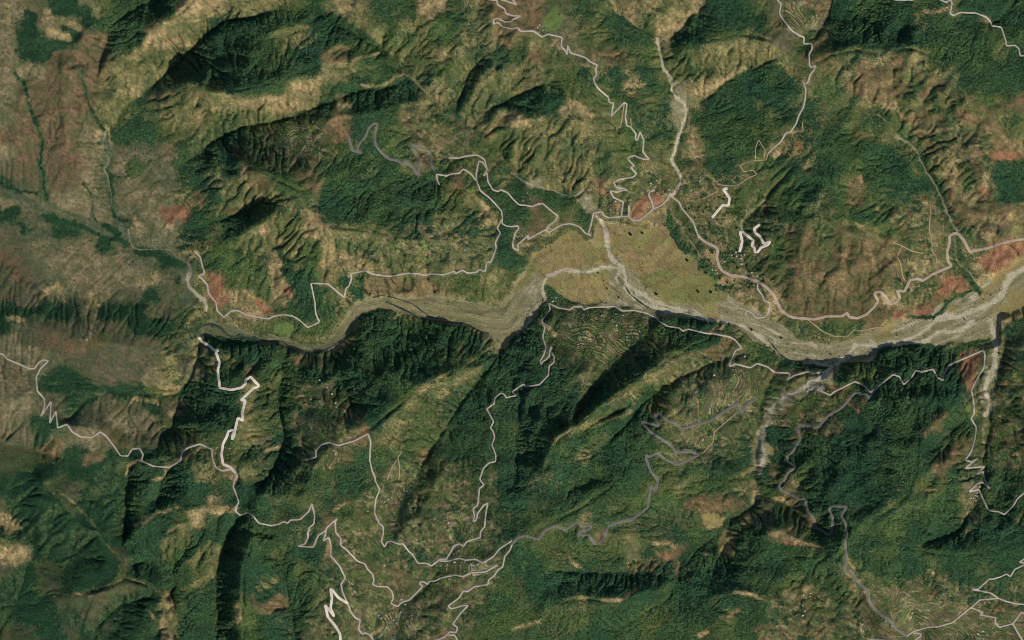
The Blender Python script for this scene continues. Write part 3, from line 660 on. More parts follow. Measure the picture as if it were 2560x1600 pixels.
 ('d', 14, T(2, 3, '1770 1470 1830 1440')), ('b', 18, T(2, 3, '1640 900 1680 920')), ('d', 10, T(2, 3, '0 1410 120 1380 260 1330')), ('F', 26, T(2, 3, '520 900 760 920 1000 960 1250 970')), ('F', 24, T(2, 3, '2200 540 2160 640')),
 ('F', 60, T(2, 3, '900 1300 1050 1350 950 1420')), ('F', 50, T(2, 3, '1560 1050 1640 1080')), ('F', 40, T(2, 3, '1650 750 1800 760')), ('e', 50, T(2, 3, '2380 240 2400 380')), ('F', 26, T(2, 3, '2060 410 2120 430')),
 ('F', 12, T(2, 3, '1880 520 1960 470 2030 420')), ('F', 30, T(2, 3, '2200 1200 2300 1180 2400 1200')), ('F', 40, T(2, 3, '2180 1420 2240 1480')), ('d', 18, T(2, 3, '2280 50 2310 150')),
 ('d', 14, T(3, 3, '0 490 150 530 300 590 500 650')), ('r', 8, T(3, 3, '150 580 280 610')), ('d', 14, T(3, 3, '60 180 200 200')), ('d', 12, T(3, 3, '240 20 280 50')), ('G', 18, T(3, 3, '470 1070 510 1090')),
 ('q', 12, T(3, 3, '200 1150 230 1160')), ('d', 20, T(3, 3, '170 1070 240 1090')), ('d', 16, T(3, 3, '350 1030 420 1010')), ('d', 14, T(3, 3, '880 950 940 990')), ('d', 14, T(3, 3, '800 1010 840 1060')), ('d', 14, T(3, 3, '1640 940 1670 950')),
 ('d', 14, T(3, 3, '1440 1050 1460 1110')), ('d', 24, T(3, 3, '1590 1290 1660 1250')), ('d', 18, T(3, 3, '540 1350 530 1450')), ('d', 12, T(3, 3, '1060 1020 1100 1030')), ('q', 30, T(3, 3, '1860 180 1920 240')),
 ('d', 16, T(3, 3, '1900 310 1970 330 1970 400')), ('r', 10, T(3, 3, '2050 1200 2070 1180')), ('q', 60, T(3, 3, '1900 1420 2050 1400')), ('q', 40, T(3, 3, '2250 1450 2350 1420')), ('d', 26, T(3, 3, '30 1470 80 1480')),
 ('f', 20, T(3, 3, '580 1000 700 1080 800 1130')), ('F', 12, T(3, 3, '540 990 640 1060 780 1140')), ('d', 8, T(3, 3, '1220 100 1270 95')), ('d', 10, T(3, 3, '1490 90 1580 100')), ('d', 6, T(3, 3, '740 700 760 780 850 900')),
]
for spots in ((3, 2, '190 810 160 885 310 890 540 800 570 860 620 930 530 1030 630 1050 560 1080 785 815 850 860 900 750 2150 680 2230 600 2180 580 2180 920 2240 1130 2290 1150 2340 1170 2390 1210 2210 1240 2280 1290 2340 1260 610 640 250 470'),
              (3, 1, '1480 400 1170 570 1260 600 1300 450'), (2, 3, '2080 380 1820 690'), (1, 3, '1330 810 2060 300'),
              (3, 3, '1530 870 1860 480 2350 370 2380 60 1420 1010 2330 1160 330 1160 390 1330 460 1250')):
    for p in T(*spots):
        STROKES.append(('d' if spots[1] != 2 else 'r', 11, [p, (p[0] + 4, p[1] + 3)]))
for c_, wd, ln in STROKES:
    sb = sub_box(ln, wd + 12)
    if PX[sb].size == 0:
        continue
    d = seg_dist(PX[sb] + ex[sb] * 1.1, PY[sb] + ey[sb] * 1.1, ln)
    jit = 1 + 0.55 * fbm(PX[sb], PY[sb], 22, 2, 71)
    m = d < wd * 0.5 * jit
    al = np.clip((wd * 0.5 * jit - d) / (1.5 + wd * .16) + .5, 0, 1)
    if c_ not in 'vp':
        al = al * ~(flood[sb] & np.isin(cls[sb], KEEP) & (c_ != 'q') & (c_ != 'F'))
    col[sb] = col[sb] * (1 - al[..., None]) + al[..., None] * np.array(COL[c_][0])
    den[sb] = den[sb] * (1 - al) + al * COL[c_][1]
    if c_ not in 'vp':
        m &= ~(flood[sb] & np.isin(cls[sb], KEEP) & (c_ != 'q') & (c_ != 'F'))
    cls[sb] = np.where(m, CLS.index(c_), cls[sb])

FIELDS = [   # polygon, class, object name, label
 (T(2, 1, '1190 390 1280 345 1290 400 1280 490 1200 555 1140 545 1130 500 1160 420'), 'r', 'ploughed_field', 'dark red ploughed field west of the lane in the village'),
 (T(2, 1, '1305 335 1440 330 1410 420 1340 450 1310 400'), 'r', 'ploughed_field', 'small red ploughed field inside the bend of the village road'),
 (T(2, 1, '1200 612 1320 500 1460 420 1465 520 1450 620 1300 640'), 'd', 'dry_field', 'pale dry field below the red village fields'),
 (T(2, 1, '955 462 990 405 1040 420 1000 470'), 'r', 'ploughed_field', 'tiny orange field beside the stream road junction'),
 (T(2, 1, '1830 900 1870 865 1940 870 1930 960 1900 990'), 'd', 'dry_field', 'bare pinkish field at the inner side of the main road'),
 (T(2, 1, '1980 1090 2100 1085 2140 1115 2110 1170 1990 1195 1940 1170'), 'd', 'dry_field', 'bare field under the main road ringed by trees'),
 (T(2, 1, '2260 1300 2340 1280 2330 1420 2240 1420'), 'd', 'dry_field', 'oblong bare field with dots of trees by the side lane'),
 (T(2, 1, '2100 1250 2190 1215 2190 1370 2120 1340'), 'd', 'dry_field', 'light field left of the oblong bare field'),
 (T(3, 1, '1690 1110 1820 1080 1910 1170 1880 1230 1830 1260 1700 1220'), 'r', 'ploughed_field', 'large red field between the main road and the river'),
 (T(3, 1, '1590 1240 1680 1180 1740 1270 1680 1310 1630 1290'), 'r', 'ploughed_field', 'red field touching the large red field on its left'),
 (T(3, 1, '1380 1425 1560 1400 1580 1440 1460 1460 1390 1450'), 'r', 'ploughed_field', 'long dark red field on the river terrace'),
 (T(3, 1, '1170 1430 1270 1420 1310 1480 1200 1505'), 'r', 'ploughed_field', 'red field under the double road bend'),
 (T(3, 1, '1140 1305 1170 1265 1220 1300 1190 1340 1150 1340'), 'd', 'dry_field', 'bare orange patch inside the road bend'),
 (T(3, 1, '1960 930 2100 870 2200 860 2300 810 2340 940 2200 975 2080 1000 2020 950'), 'r', 'ploughed_field', 'mottled red field under the wide road at the right'),
 (T(3, 1, '2330 800 2500 780 2500 900 2370 895'), 'r', 'ploughed_field', 'red field at the right edge under the wide road'),
 (T(3, 1, '1900 970 2000 960 2050 1040 2150 1080 2140 1110 2060 1140 1950 1060'), 'd', 'dry_field', 'pale field along the stream east of the large red field'),
 (T(3, 1, '1010 470 1045 405 1075 480 1045 505'), 'd', 'dry_field', 'bare triangular clearing in the eastern forest'),
 (T(1, 2, '200 100 260 20 330 20 370 90 300 140'), 'G', 'green_field', 'bright green field in the river bend'),
 (T(2, 0, '300 280 290 200 330 150 420 40 440 130 480 200 440 270 400 300'), 'G', 'green_field', 'bright green terraces above the ridge road'),
 (T(1, 0, '805 1030 850 1005 875 1050 830 1075'), 'G', 'green_field', 'small green field in a forest clearing'),
 (T(3, 2, '180 650 250 560 330 530 375 560 330 620 230 670'), 'q', 'green_field', 'lens shaped green field beside the road at the gravel fan'),
 (T(3, 2, '970 185 1050 130 1160 110 1160 160 1060 190'), 'q', 'green_field', 'green field on the north bank of the wide river'),
 (T(2, 3, '1930 590 2010 480 2110 480 2060 640 1970 680'), 'p', 'dry_field', 'yellow dry field in the southern side valley'),
 (T(2, 3, '1830 450 1880 380 2030 340 1990 430 1870 470'), 'p', 'dry_field', 'yellowish field upstream of the dark grove'),
 (T(0, 1, '1600 470 1680 420 1800 460 1790 500 1730 520 1690 555 1610 530'), 'r', 'dry_field', 'pink bare field above the gravel stream at the left'),
 (T(0, 1, '1970 1130 2120 1190 2110 1250 2060 1310 1990 1260'), 'r', 'dry_field', 'pink bare field beside the road on the left hillside'),
 (T(0, 1, '2060 1350 2160 1260 2160 1330 2090 1420'), 'r', 'dry_field', 'narrow pink field below the pink hillside field'),
]
fld = np.full((H, W), -1, int)
for k, (poly, c_, nm, lb) in enumerate(FIELDS):
    sb = sub_box(poly, 14)
    m = in_poly(PX[sb] + 0.45 * ex[sb], PY[sb] + 0.45 * ey[sb], poly)
    cls[sb] = np.where(m, CLS.index(c_), cls[sb])
    fld[sb] = np.where(m, k, fld[sb])
    col[sb] = np.where(m[..., None], np.array(COL[c_][0]), col[sb])
    den[sb] = np.where(m, COL[c_][1], den[sb])
TERR = [T(2, 2, '430 60 620 0 900 0 1200 20 1330 60 1290 180 1180 330 1050 420 960 480 830 470 600 480 470 420 400 250'),
        T(2, 1, '420 1400 600 1400 900 1400 1040 1440 1250 1460 1350 1505 900 1512 400 1512'),
        T(2, 2, '1920 470 2080 430 2250 460 2340 500 2380 600 2250 760 2100 790 1950 860 1880 960 1820 1120 1700 1240 1580 1250 1600 1050 1640 950 1720 900 1700 700 1780 600 1900 590'),
        T(1, 3, '1880 560 1960 480 2080 540 2130 640 2200 760 2280 800 2160 880 1950 930 1750 920 1700 800 1800 700'),
        T(1, 3, '1780 100 1900 120 1950 300 2050 400 2100 540 1950 600 1850 620 1780 450 1760 250'),
        T(1, 3, '1230 250 1300 90 1480 0 1500 60 1420 200 1450 350 1340 440 1200 420'),
        T(1, 3, '1740 1000 1860 990 1920 1050 1880 1120 1800 1150 1760 1080'),
        T(1, 3, '1250 1250 1450 1180 1560 1250 1560 1380 1500 1500 1100 1512 1000 1440 1050 1330'),
        T(3, 3, '880 1150 1000 1180 1200 1380 1300 1460 1500 1410 1750 1360 1900 1240 2000 1280 2150 1320 2419 1280 2419 1512 880 1512 850 1300'),
        T(3, 3, '1810 120 1900 90 1980 150 2020 250 1900 290 1830 200'),
        T(2, 0, '290 320 450 380 520 500 700 560 850 540 880 640 700 640 560 600 380 420'),
        T(3, 0, '130 20 300 0 450 30 480 150 440 270 330 270 230 230 140 150'),
        T(1, 2, '360 900 500 850 680 830 740 960 700 1080 720 1160 600 1170 460 1080'),
        T(1, 2, '590 1220 700 1180 780 1200 780 1330 720 1420 640 1350'),
        T(1, 0, '200 1200 420 1160 560 1330 500 1420 380 1480 220 1380'),
        T(3, 3, '960 1000 1150 1000 1500 1050 1700 1150 1900 1160 1800 1280 1600 1380 1250 1420 1100 1250')]
tmask = np.zeros((H, W), bool)
for poly in TERR:
    sb = sub_box(poly, 20)
    m = in_poly(PX[sb] + 2.2 * ex[sb], PY[sb] + 2.2 * ey[sb], poly) & ~flat[sb] & (fld[sb] < 0)
    tmask[sb] |= m
cls[(cls == CLS.index('t')) & ~tmask] = CLS.index('m')
cls[tmask] = CLS.index('t')
den[tmask] = np.where(fbm(PX, PY, 30, 3, 77)[tmask] > .10, .5, .10)
col[tmask] = COL['t'][0]

# ------------------------------------------------------------------ roads (survey)
# kind: a thin grey, b white cased, c wide grey, d wide tan, e dirt track
ROADS = [
 ('a', 'pale road zigzagging down the northern ridge to the village', T(1, 0, '2419 205 2350 210 2290 175 2250 180 2245 230 2290 215 2320 250') + T(2, 0, '0 275 50 260 80 300 200 295 285 352 340 325 470 355 465 445 500 475 518 520 525 430 550 500 690 545 745 590 805 615 790 650 800 710 770 740 780 790 820 845 910 920 920 970 960 975 935 1100 1060 970 1085 985 1070 1110 1085 1190 1120 1200 1170 1265 1165 1320 1185 1325 1210 1245 1245 1325 1235 1435 1295 1505 1240 1505 1150 1470 1095 1490') + T(2, 1, '1100 0 1155 55 1120 70 1175 130 1150 160 1010 185 960 215 985 260 1060 270 1090 288 1050 285 990 305 925 290 960 355 1050 395 1030 535')),
 ('a', 'short pale road hooking into the top edge above the ridge road', T(1, 0, '2200 0 2275 5 2285 50 2350 85 2360 130 2419 150') + T(2, 0, '85 155 0 190') + T(1, 0, '2419 205')),
 ('a', 'tiny stub of pale road at the top edge', T(1, 0, '2320 0 2419 30') + T(2, 0, '45 50 5 0')),
 ('a', 'village road curving round the red fields', T(2, 1, '770 500 850 487 865 525 910 545 1030 535 1100 530 1130 565 1180 570 1230 550 1300 490 1340 460 1410 430 1470 370 1495 310 1520 355 1580 400 1600 450 1650 510 1710 580 1745 680 1760 720')),
 ('d', 'broad tan main road along the foot of the brown hill', T(2, 1, '1760 720 1820 770 1930 825 1945 850 1935 920 1955 1000 1990 1050 2060 1085 2200 1105 2320 1145 2400 1200') + T(3, 1, '50 1270 120 1420 200 1475 250 1490 440 1505 560 1475 700 1475 745 1445 770 1485 840 1495 930 1460 1010 1380 1040 1330 1005 1270 1015 1250 1060 1245 1110 1290 1145 1360 1210 1345 1245 1300 1220 1235 1290 1240 1320 1180 1340 1135 1410 1120 1460 1140 1550 1080 1620 1050 1735 1000 1700 960 1690 870 1715 780 1715 715 1760 690 1800 700 1850 760 1885 830 1905 865 2060 835 2280 765 2430 745')),
 ('a', 'grey road crossing the hills west of the plain to the village', T(2, 1, '770 500 740 640 720 690 745 715 690 690 640 630 550 600 470 610 400 650 350 685 320 665 345 615 405 580 435 530 370 480 290 410 250 415 190 440 110 425 70 425 30 390 0 360') + T(1, 1, '2380 310 2310 280 2290 300 2235 280 2190 200 2185 120 2150 150 2185 90 2160 0') + T(1, 0, '2150 1500 2090 1465 1980 1475 1910 1495 1820 1490')),
 ('a', 'long pale road running west above the river', T(2, 1, '320 665 310 660 240 700 150 750 155 710 100 760 55 800 60 855 10 830 5 790 30 690 65 650 55 620 0 630') + T(1, 1, '2365 625 2325 600 2330 548 2280 640 2310 690 2260 780 2270 830 2220 965 2180 965 2165 1055 2110 1035 2085 1060 2000 1070 1950 1040 1885 1075 1875 1050 1770 1085 1650 1075 1600 1090 1530 1075 1440 1070 1260 1100 1110 1080 1030 1045 890 1075 905 1110 880 1190 850 1215 835 1300 680 1170 520 1165 555 1330 565 1450 590 1512') + T(1, 2, '600 0 590 25 490 70 410 0') + T(1, 1, '410 1512 350 1475 260 1460 170 1475 120 1500 0 1480') + T(0, 1, '2330 1460 2240 1420 2180 1430 2115 1485 2050 1420 2045 1350 1970 1260 1960 1180 1900 1110 1870 1100 1935 1070 1910 990 1895 920 1840 860')),
 ('a', 'grey road climbing north from the fork on the forest slope', T(1, 1, '2330 545 2320 480 2210 360 2120 290 2085 200 2030 130 1960 85 1920 125 1850 130 1800 150 1705 135 1710 180 1735 240')),
 ('a', 'short grey link road between the two hillside roads', T(1, 1, '2085 200 2080 130 2105 10 2140 20 2185 90')),
 ('c', 'wide grey road looping through the terraces, left piece', T(1, 0, '875 1290 910 1420 1000 1450 960 1420 970 1370 1030 1300 1070 1210 1110 1170 1150 1170 1120 1280 1130 1370 1180 1440 1260 1505') + T(1, 1, '1340 10 1400 45 1400 10 1480 70 1530 140 1545 60') + T(1, 0, '1540 1512 1510 1450 1465 1370 1560 1400 1630 1430 1655 1512') + T(1, 1, '1650 0 1665 60 1690 100')),
 ('a', 'pale road descending the north east spur', T(3, 0, '85 0 120 40 105 130 150 200 220 290 290 335 340 355 335 415 410 415 415 460 385 520 390 620 410 640 445 620 430 670 400 700 370 790 345 790 325 770 355 840 350 930 330 1020 290 1090 265 1170 210 1250 165 1260 120 1340 60 1390 0 1450')),
 ('e', 'cream dirt road winding down to the village from the spur', T(3, 0, '0 1450') + T(2, 1, '2400 0 2250 10 2150 50 2190 110 2280 95 2310 140 2240 165 2140 235 2050 245 1940 230 1900 165 1900 230 1950 290 1800 370')),
 ('a', 'pale road through the forest in the top right corner', T(3, 0, '1620 0 1680 25 1720 0 1735 30 1715 130 1750 150 1810 120 1960 125 2060 165 2100 210 2110 245 2200 260 2240 380 2250 435 2330 430 2365 460 2380 530 2430 525')),
 ('a', 'sliver of road along the top edge near the corner forest', T(3, 0, '1190 0 1280 5 1380 5')),
 ('b', 'short white road stub among the village orchards', T(2, 1, '2035 270 1995 275 2055 360 2045 430 1990 425 1890 545')),
 ('b', 'white zigzag road above the village', T(2, 1, '2340 610 2285 650 2300 690 2340 720 2380 790 2419 780') + T(3, 1, '20 770 0 800') + T(2, 1, '2350 830 2320 870 2295 870 2290 830 2265 810 2280 760 2180 680 2155 680 2175 770 2150 870')),
 ('b', 'white road climbing the left hand spur from the river', T(0, 2, '1880 165 1910 205 1990 250 2020 285 2065 290 2040 300 2080 410 2060 470 2080 640 2190 660 2280 640 2325 600 2320 575 2370 535') + T(1, 2, '0 590 30 620 0 640') + T(0, 2, '2400 640 2280 755 2320 760 2290 880 2300 950 2250 925 2230 1010 2215 1090 2195 1130 2210 1040 2160 1050 2150 1090 2110 1170 2095 1270 2110 1360 2180 1390 2230 1445')),
 ('a', 'grey road over the pass and down into the southern terraces', T(0, 2, '2230 1445 2245 1480') + T(0, 3, '2220 0 2205 60 2230 120 2260 210 2230 260 2235 300 2270 330 2340 305 2390 330') + T(1, 3, '0 370 30 405 150 430 230 410 260 390 300 405 330 375 420 370 500 295 530 220 555 330 550 410 495 460 515 470 490 490 495 540 465 600 400 625 545 630 590 520 640 490 690 430 770 360 750 390 755 490 800 550 805 620 850 650 960 765 1030 790 1055 840 1105 890 1115 950 1100 985 1150 1005 1240 1005 1285 1050 1300 1110 1275 1165 1340 1195 1375 1155 1450 1130 1520 1060 1580 1000 1550 985 1550 960 1590 960 1620 985 1640 955 1690 955 1740 925 1880 895 1960 910 2040 870 2170 865 2280 800')),
 ('a', 'grey road dropping south from the terrace fork to the bottom edge', T(1, 3, '690 430 665 450 660 500 640 570 690 540 710 620 705 710 790 810 845 920 805 980 820 1060 870 1170 900 1250 940 1300 985 1320 970 1410 1010 1455 1030 1440 1090 1470 1115 1530')),
 ('b', 'white hairpin road at the bottom edge', T(1, 3, '870 1165 780 1110 720 1035 705 1030 720 1110 705 1210 740 1285 655 1180 680 1290 760 1390 795 1450 800 1530')),
 ('a', 'pale road with sharp switchbacks across the western hills', T(0, 2, '-40 310 0 315 40 330 70 370 180 415 280 460 330 460 360 410 410 375 460 385 385 460 345 540 355 670 420 740 425 810 390 910 485 770 475 975 530 860 550 1020 635 985 690 1060 770 1105 880 1105 950 1055 1000 1090 1080 1190 1140 1280 1210 1285 1250 1220 1320 1210 1355 1270 1340 1330 1450 1380 1600 1390 1710 1330 1720 1260 1770 1210 1890 1170 2005 1220 2010 1310 2040 1390 2105 1425 2170 1405 2230 1445')),
 ('a', 'grey road from the ridge saddle to the southern terraces', T(1, 2, '475 1325 570 1295 565 1240 620 1180 690 1155 780 1185 930 1140 1060 1075 1085 1150 1075 1320 1100 1430 1130 1490') + T(1, 3, '1125 0 1170 90 1130 190 1120 310 1165 410 1200 435 1205 500 1185 580 1215 630 1240 585 1275 575 1350 605 1390 600 1450 680 1480 700 1530 785 1610 785 1660 810 1740 745')),
 ('a', 'grey road climbing from the southern terraces over the wooded ridge to the river', T(1, 3, '1740 745 1800 750 1870 620 1920 600 1965 620 1990 580 2120 540 2120 490 2160 440 2170 320 2190 215 2150 240 2090 320 2080 380 2050 390 2065 340 2050 270 2095 235 2110 80 2155 45 2120 0') + T(1, 2, '2115 1500 2150 1400 2200 1350 2265 1335 2265 1270 2230 1180 2255 1110 2240 1050 2215 1020 2245 960 2180 840 2250 790 2255 740 2310 690 2345 700 2365 735') + T(2, 2, '0 720 40 715 0 680 60 635 110 605 130 630 260 610 345 520 350 435 395 400 400 350 370 300 380 255 360 260 350 340 320 375 285 395 280 425 265 390 300 330 320 260 290 160 310 70 280 0') + T(2, 1, '290 1505 360 1420 350 1355')),
 ('a', 'pale road following the south bank past the stepped terraces', T(2, 1, '350 1355 390 1375 430 1395 550 1415 580 1385 660 1385 680 1415 720 1395 900 1385 970 1380 1040 1425 1160 1420 1280 1450 1390 1510') + T(2, 2, '1380 5 1470 60 1580 75 1615 105 1660 85 1830 125 1930 135 2060 160 2110 190 2170 265 2110 290 2080 350 2050 430 2070 435 2110 415 2250 450 2320 410 2419 445') + T(3, 2, '60 495 190 500 210 520 180 570 240 525 370 490 440 505 535 490 500 535 380 580 360 630 400 660 450 630 520 660 460 655 590 710 620 680 720 630 820 580 920 630 965 685')),
 ('a', 'pale road winding east along the forest edge and down the side valley', T(3, 2, '965 685 1040 630 1180 515 1240 535 1280 610 1350 550 1395 475 1450 490 1540 470 1560 465 1600 545 1655 570 1660 510 1710 430 1790 390 2035 285 2050 330 2040 450 1970 560 1920 660 1945 800 1945 890 1915 930 1965 1010 1955 1110 1920 1240 1860 1325 1920 1340 1970 1310 1860 1400 2045 1385 1970 1455 2030 1430 2045 1512') + T(3, 3, '2090 80 2020 20 1980 30 1895 110 1990 90 2070 270 2100 290 2180 300 2230 325 2310 250 2350 180 2430 110')),
 ('a', 'grey road skirting the terraces towards the wide forest road', T(1, 3, '1740 745 1740 765 1840 760 1920 735 1980 755 2080 745 2140 780 2240 725 2300 650 2419 570')),
 ('c', 'wide grey road along the southern ridge into the central terraces', T(2, 3, '0 610 50 545 130 525 250 560 310 475 410 430 500 470 620 390 680 430 750 430 730 465 640 480 620 525 720 515 780 600 810 600 880 535 890 470 920 430 1030 390 1130 375 1280 260 1300 130 1310 50 1355 100 1375 0') + T(2, 2, '1370 1500 1310 1430 1265 1310 1265 1270 1290 1295 1370 1255 1440 1310 1550 1365 1650 1330 1760 1275 1690 1240 1540 1250 1510 1190 1420 1130 1310 1060 1225 965 1385 1000 1345 900 1400 890 1460 950 1550 980 1600 1035 1720 990 1860 960 2010 860 2130 790 2170 880 2220 790 2320 740')),
 ('a', 'pale road with hairpins to the bottom edge east of the terraces', T(2, 3, '0 610') + T(1, 3, '2400 660 2350 720 2330 820 2290 840 2250 900 2200 940 2190 985 2060 1005 2005 1050 1960 1045 1920 1110 1815 1190 1850 1215 1960 1180 2005 1185 1930 1260 1860 1360 1905 1390 1890 1440 1830 1430 1800 1470 1740 1500 1650 1520')),
 ('a', 'stub of pale road at the bottom edge by the terraces', T(1, 3, '1820 1465 1875 1460 1910 1520')),
 ('c', 'wide grey road climbing the eastern forest mountain', T(3, 2, '1040 640 990 680 955 745 930 705 820 685 780 730 740 780 680 840 610 880 560 910 520 960 460 1020 410 1000 290 995 280 1030 305 1130 230 1250 180 1290 190 1340 260 1390 190 1440 150 1512') + T(3, 3, '100 60 130 100 210 130 300 180 345 175 375 290 435 370 450 440 410 440 500 470 570 520 600 490 610 360 575 270 600 250 740 250 690 340 730 410 745 510 725 580 735 700 720 860 780 850 830 940 940 1050 960 1160 1040 1250 1170 1340 1200 1400 1310 1475')),
 ('a', 'pale road rising from the bottom terraces to the right edge', T(3, 3, '1310 1475 1370 1430 1500 1390 1600 1385 1740 1345 1830 1270 1920 1200 2000 1130 2170 1115 2100 1065 1920 1030 1980 1030 2090 930 2120 935 2200 910 2250 885 2285 910 2330 840 2430 795')),
 ('a', 'grey road branch running off the right edge in the forest', T(3, 3, '2170 1112 2230 1140 2330 1165 2430 1175')),
 ('a', 'pale lane twisting through the corner terraces', T(3, 3, '1920 1205 2030 1250 2000 1270 2150 1300 2140 1340 2180 1390 2310 1355 2360 1290 2390 1245 2430 1265')),
 ('a', 'lane from the corner terraces to the bottom edge', T(3, 3, '2310 1358 2410 1530')),
 ('a', 'small road loop at the right edge', T(3, 3, '2430 735 2370 775 2430 782')),
 ('a', 'curl of road at the bottom terraces', T(3, 3, '1370 1440 1440 1450 1440 1475 1370 1520')),
 ('a', 'arc of road at the bottom edge', T(3, 3, '890 1520 1030 1500 1140 1520')),
 ('a', 'short village lane beside the red fields', T(2, 1, '1100 530 1105 430')),
 ('a', 'village lane between the two red fields', T(2, 1, '1335 460 1320 390 1290 340 1300 300 1350 285')),
 ('a', 'side lane dropping from the main road to the river', T(2, 1, '2320 1150 2320 1220 2360 1270 2385 1330 2430 1345') + T(3, 1, '15 1370 0 1450') + T(2, 1, '2390 1480 2310 1495 2260 1440 2215 1420 2200 1460')),
 ('e', 'dirt track down the eroded fields of the eastern valley', T(3, 1, '1535 430 1520 660 1545 740 1550 870 1585 900 1590 970')),
 ('e', 'dirt track along the shoulder of the brown hill', T(3, 1, '1180 780 1260 810 1350 860 1460 885')),
 ('e', 'dirt track dropping down the brown hill to the main road', T(3, 1, '1260 820 1215 920 1245 960 1275 1110 1300 1145')),
 ('e', 'dirt track along the foot of the brown hill above the river', T(3, 2, '380 0 520 110 640 160 760 150 810 90 850 105 1000 75 1100 65 1135 20')),
 ('e', 'dirt track below the central terraces', T(2, 2, '2120 880 2000 980 1910 1060 1900 1150 1800 1260')),
 ('e', 'cream footpath above the southern terraces, left strand', T(1, 2, '1380 1240 1280 1400 1240 1512')),
 ('e', 'cream footpath above the southern terraces, right strand', T(1, 2, '1340 1290 1360 1400 1350 1512')),
 ('e', 'dirt track hanging below the ridge road hairpin', T(2, 0, '1060 980 1040 1110 1025 1200 985 1215')),
 ('e', 'short dirt spur above the ridge road', T(2, 0, '1120 1120 1125 1200')),
 ('e', 'dirt track forking on the slope above the village', T(2, 0, '2300 1505 2300 1400 2330 1320 2390 1420 2380 1505')),
 ('e', 'cream path up the bare hillside at the left', T(1, 1, '620 620 625 680')),
 ('e', 'dirt track beside the red field at the spur road', T(3, 0, '210 1260 280 1240 330 1235 320 1160')),
]
WID = {'a': 3.9, 'b': 6.2, 'c': 6.0, 'd': 6.4, 'e': 2.3}

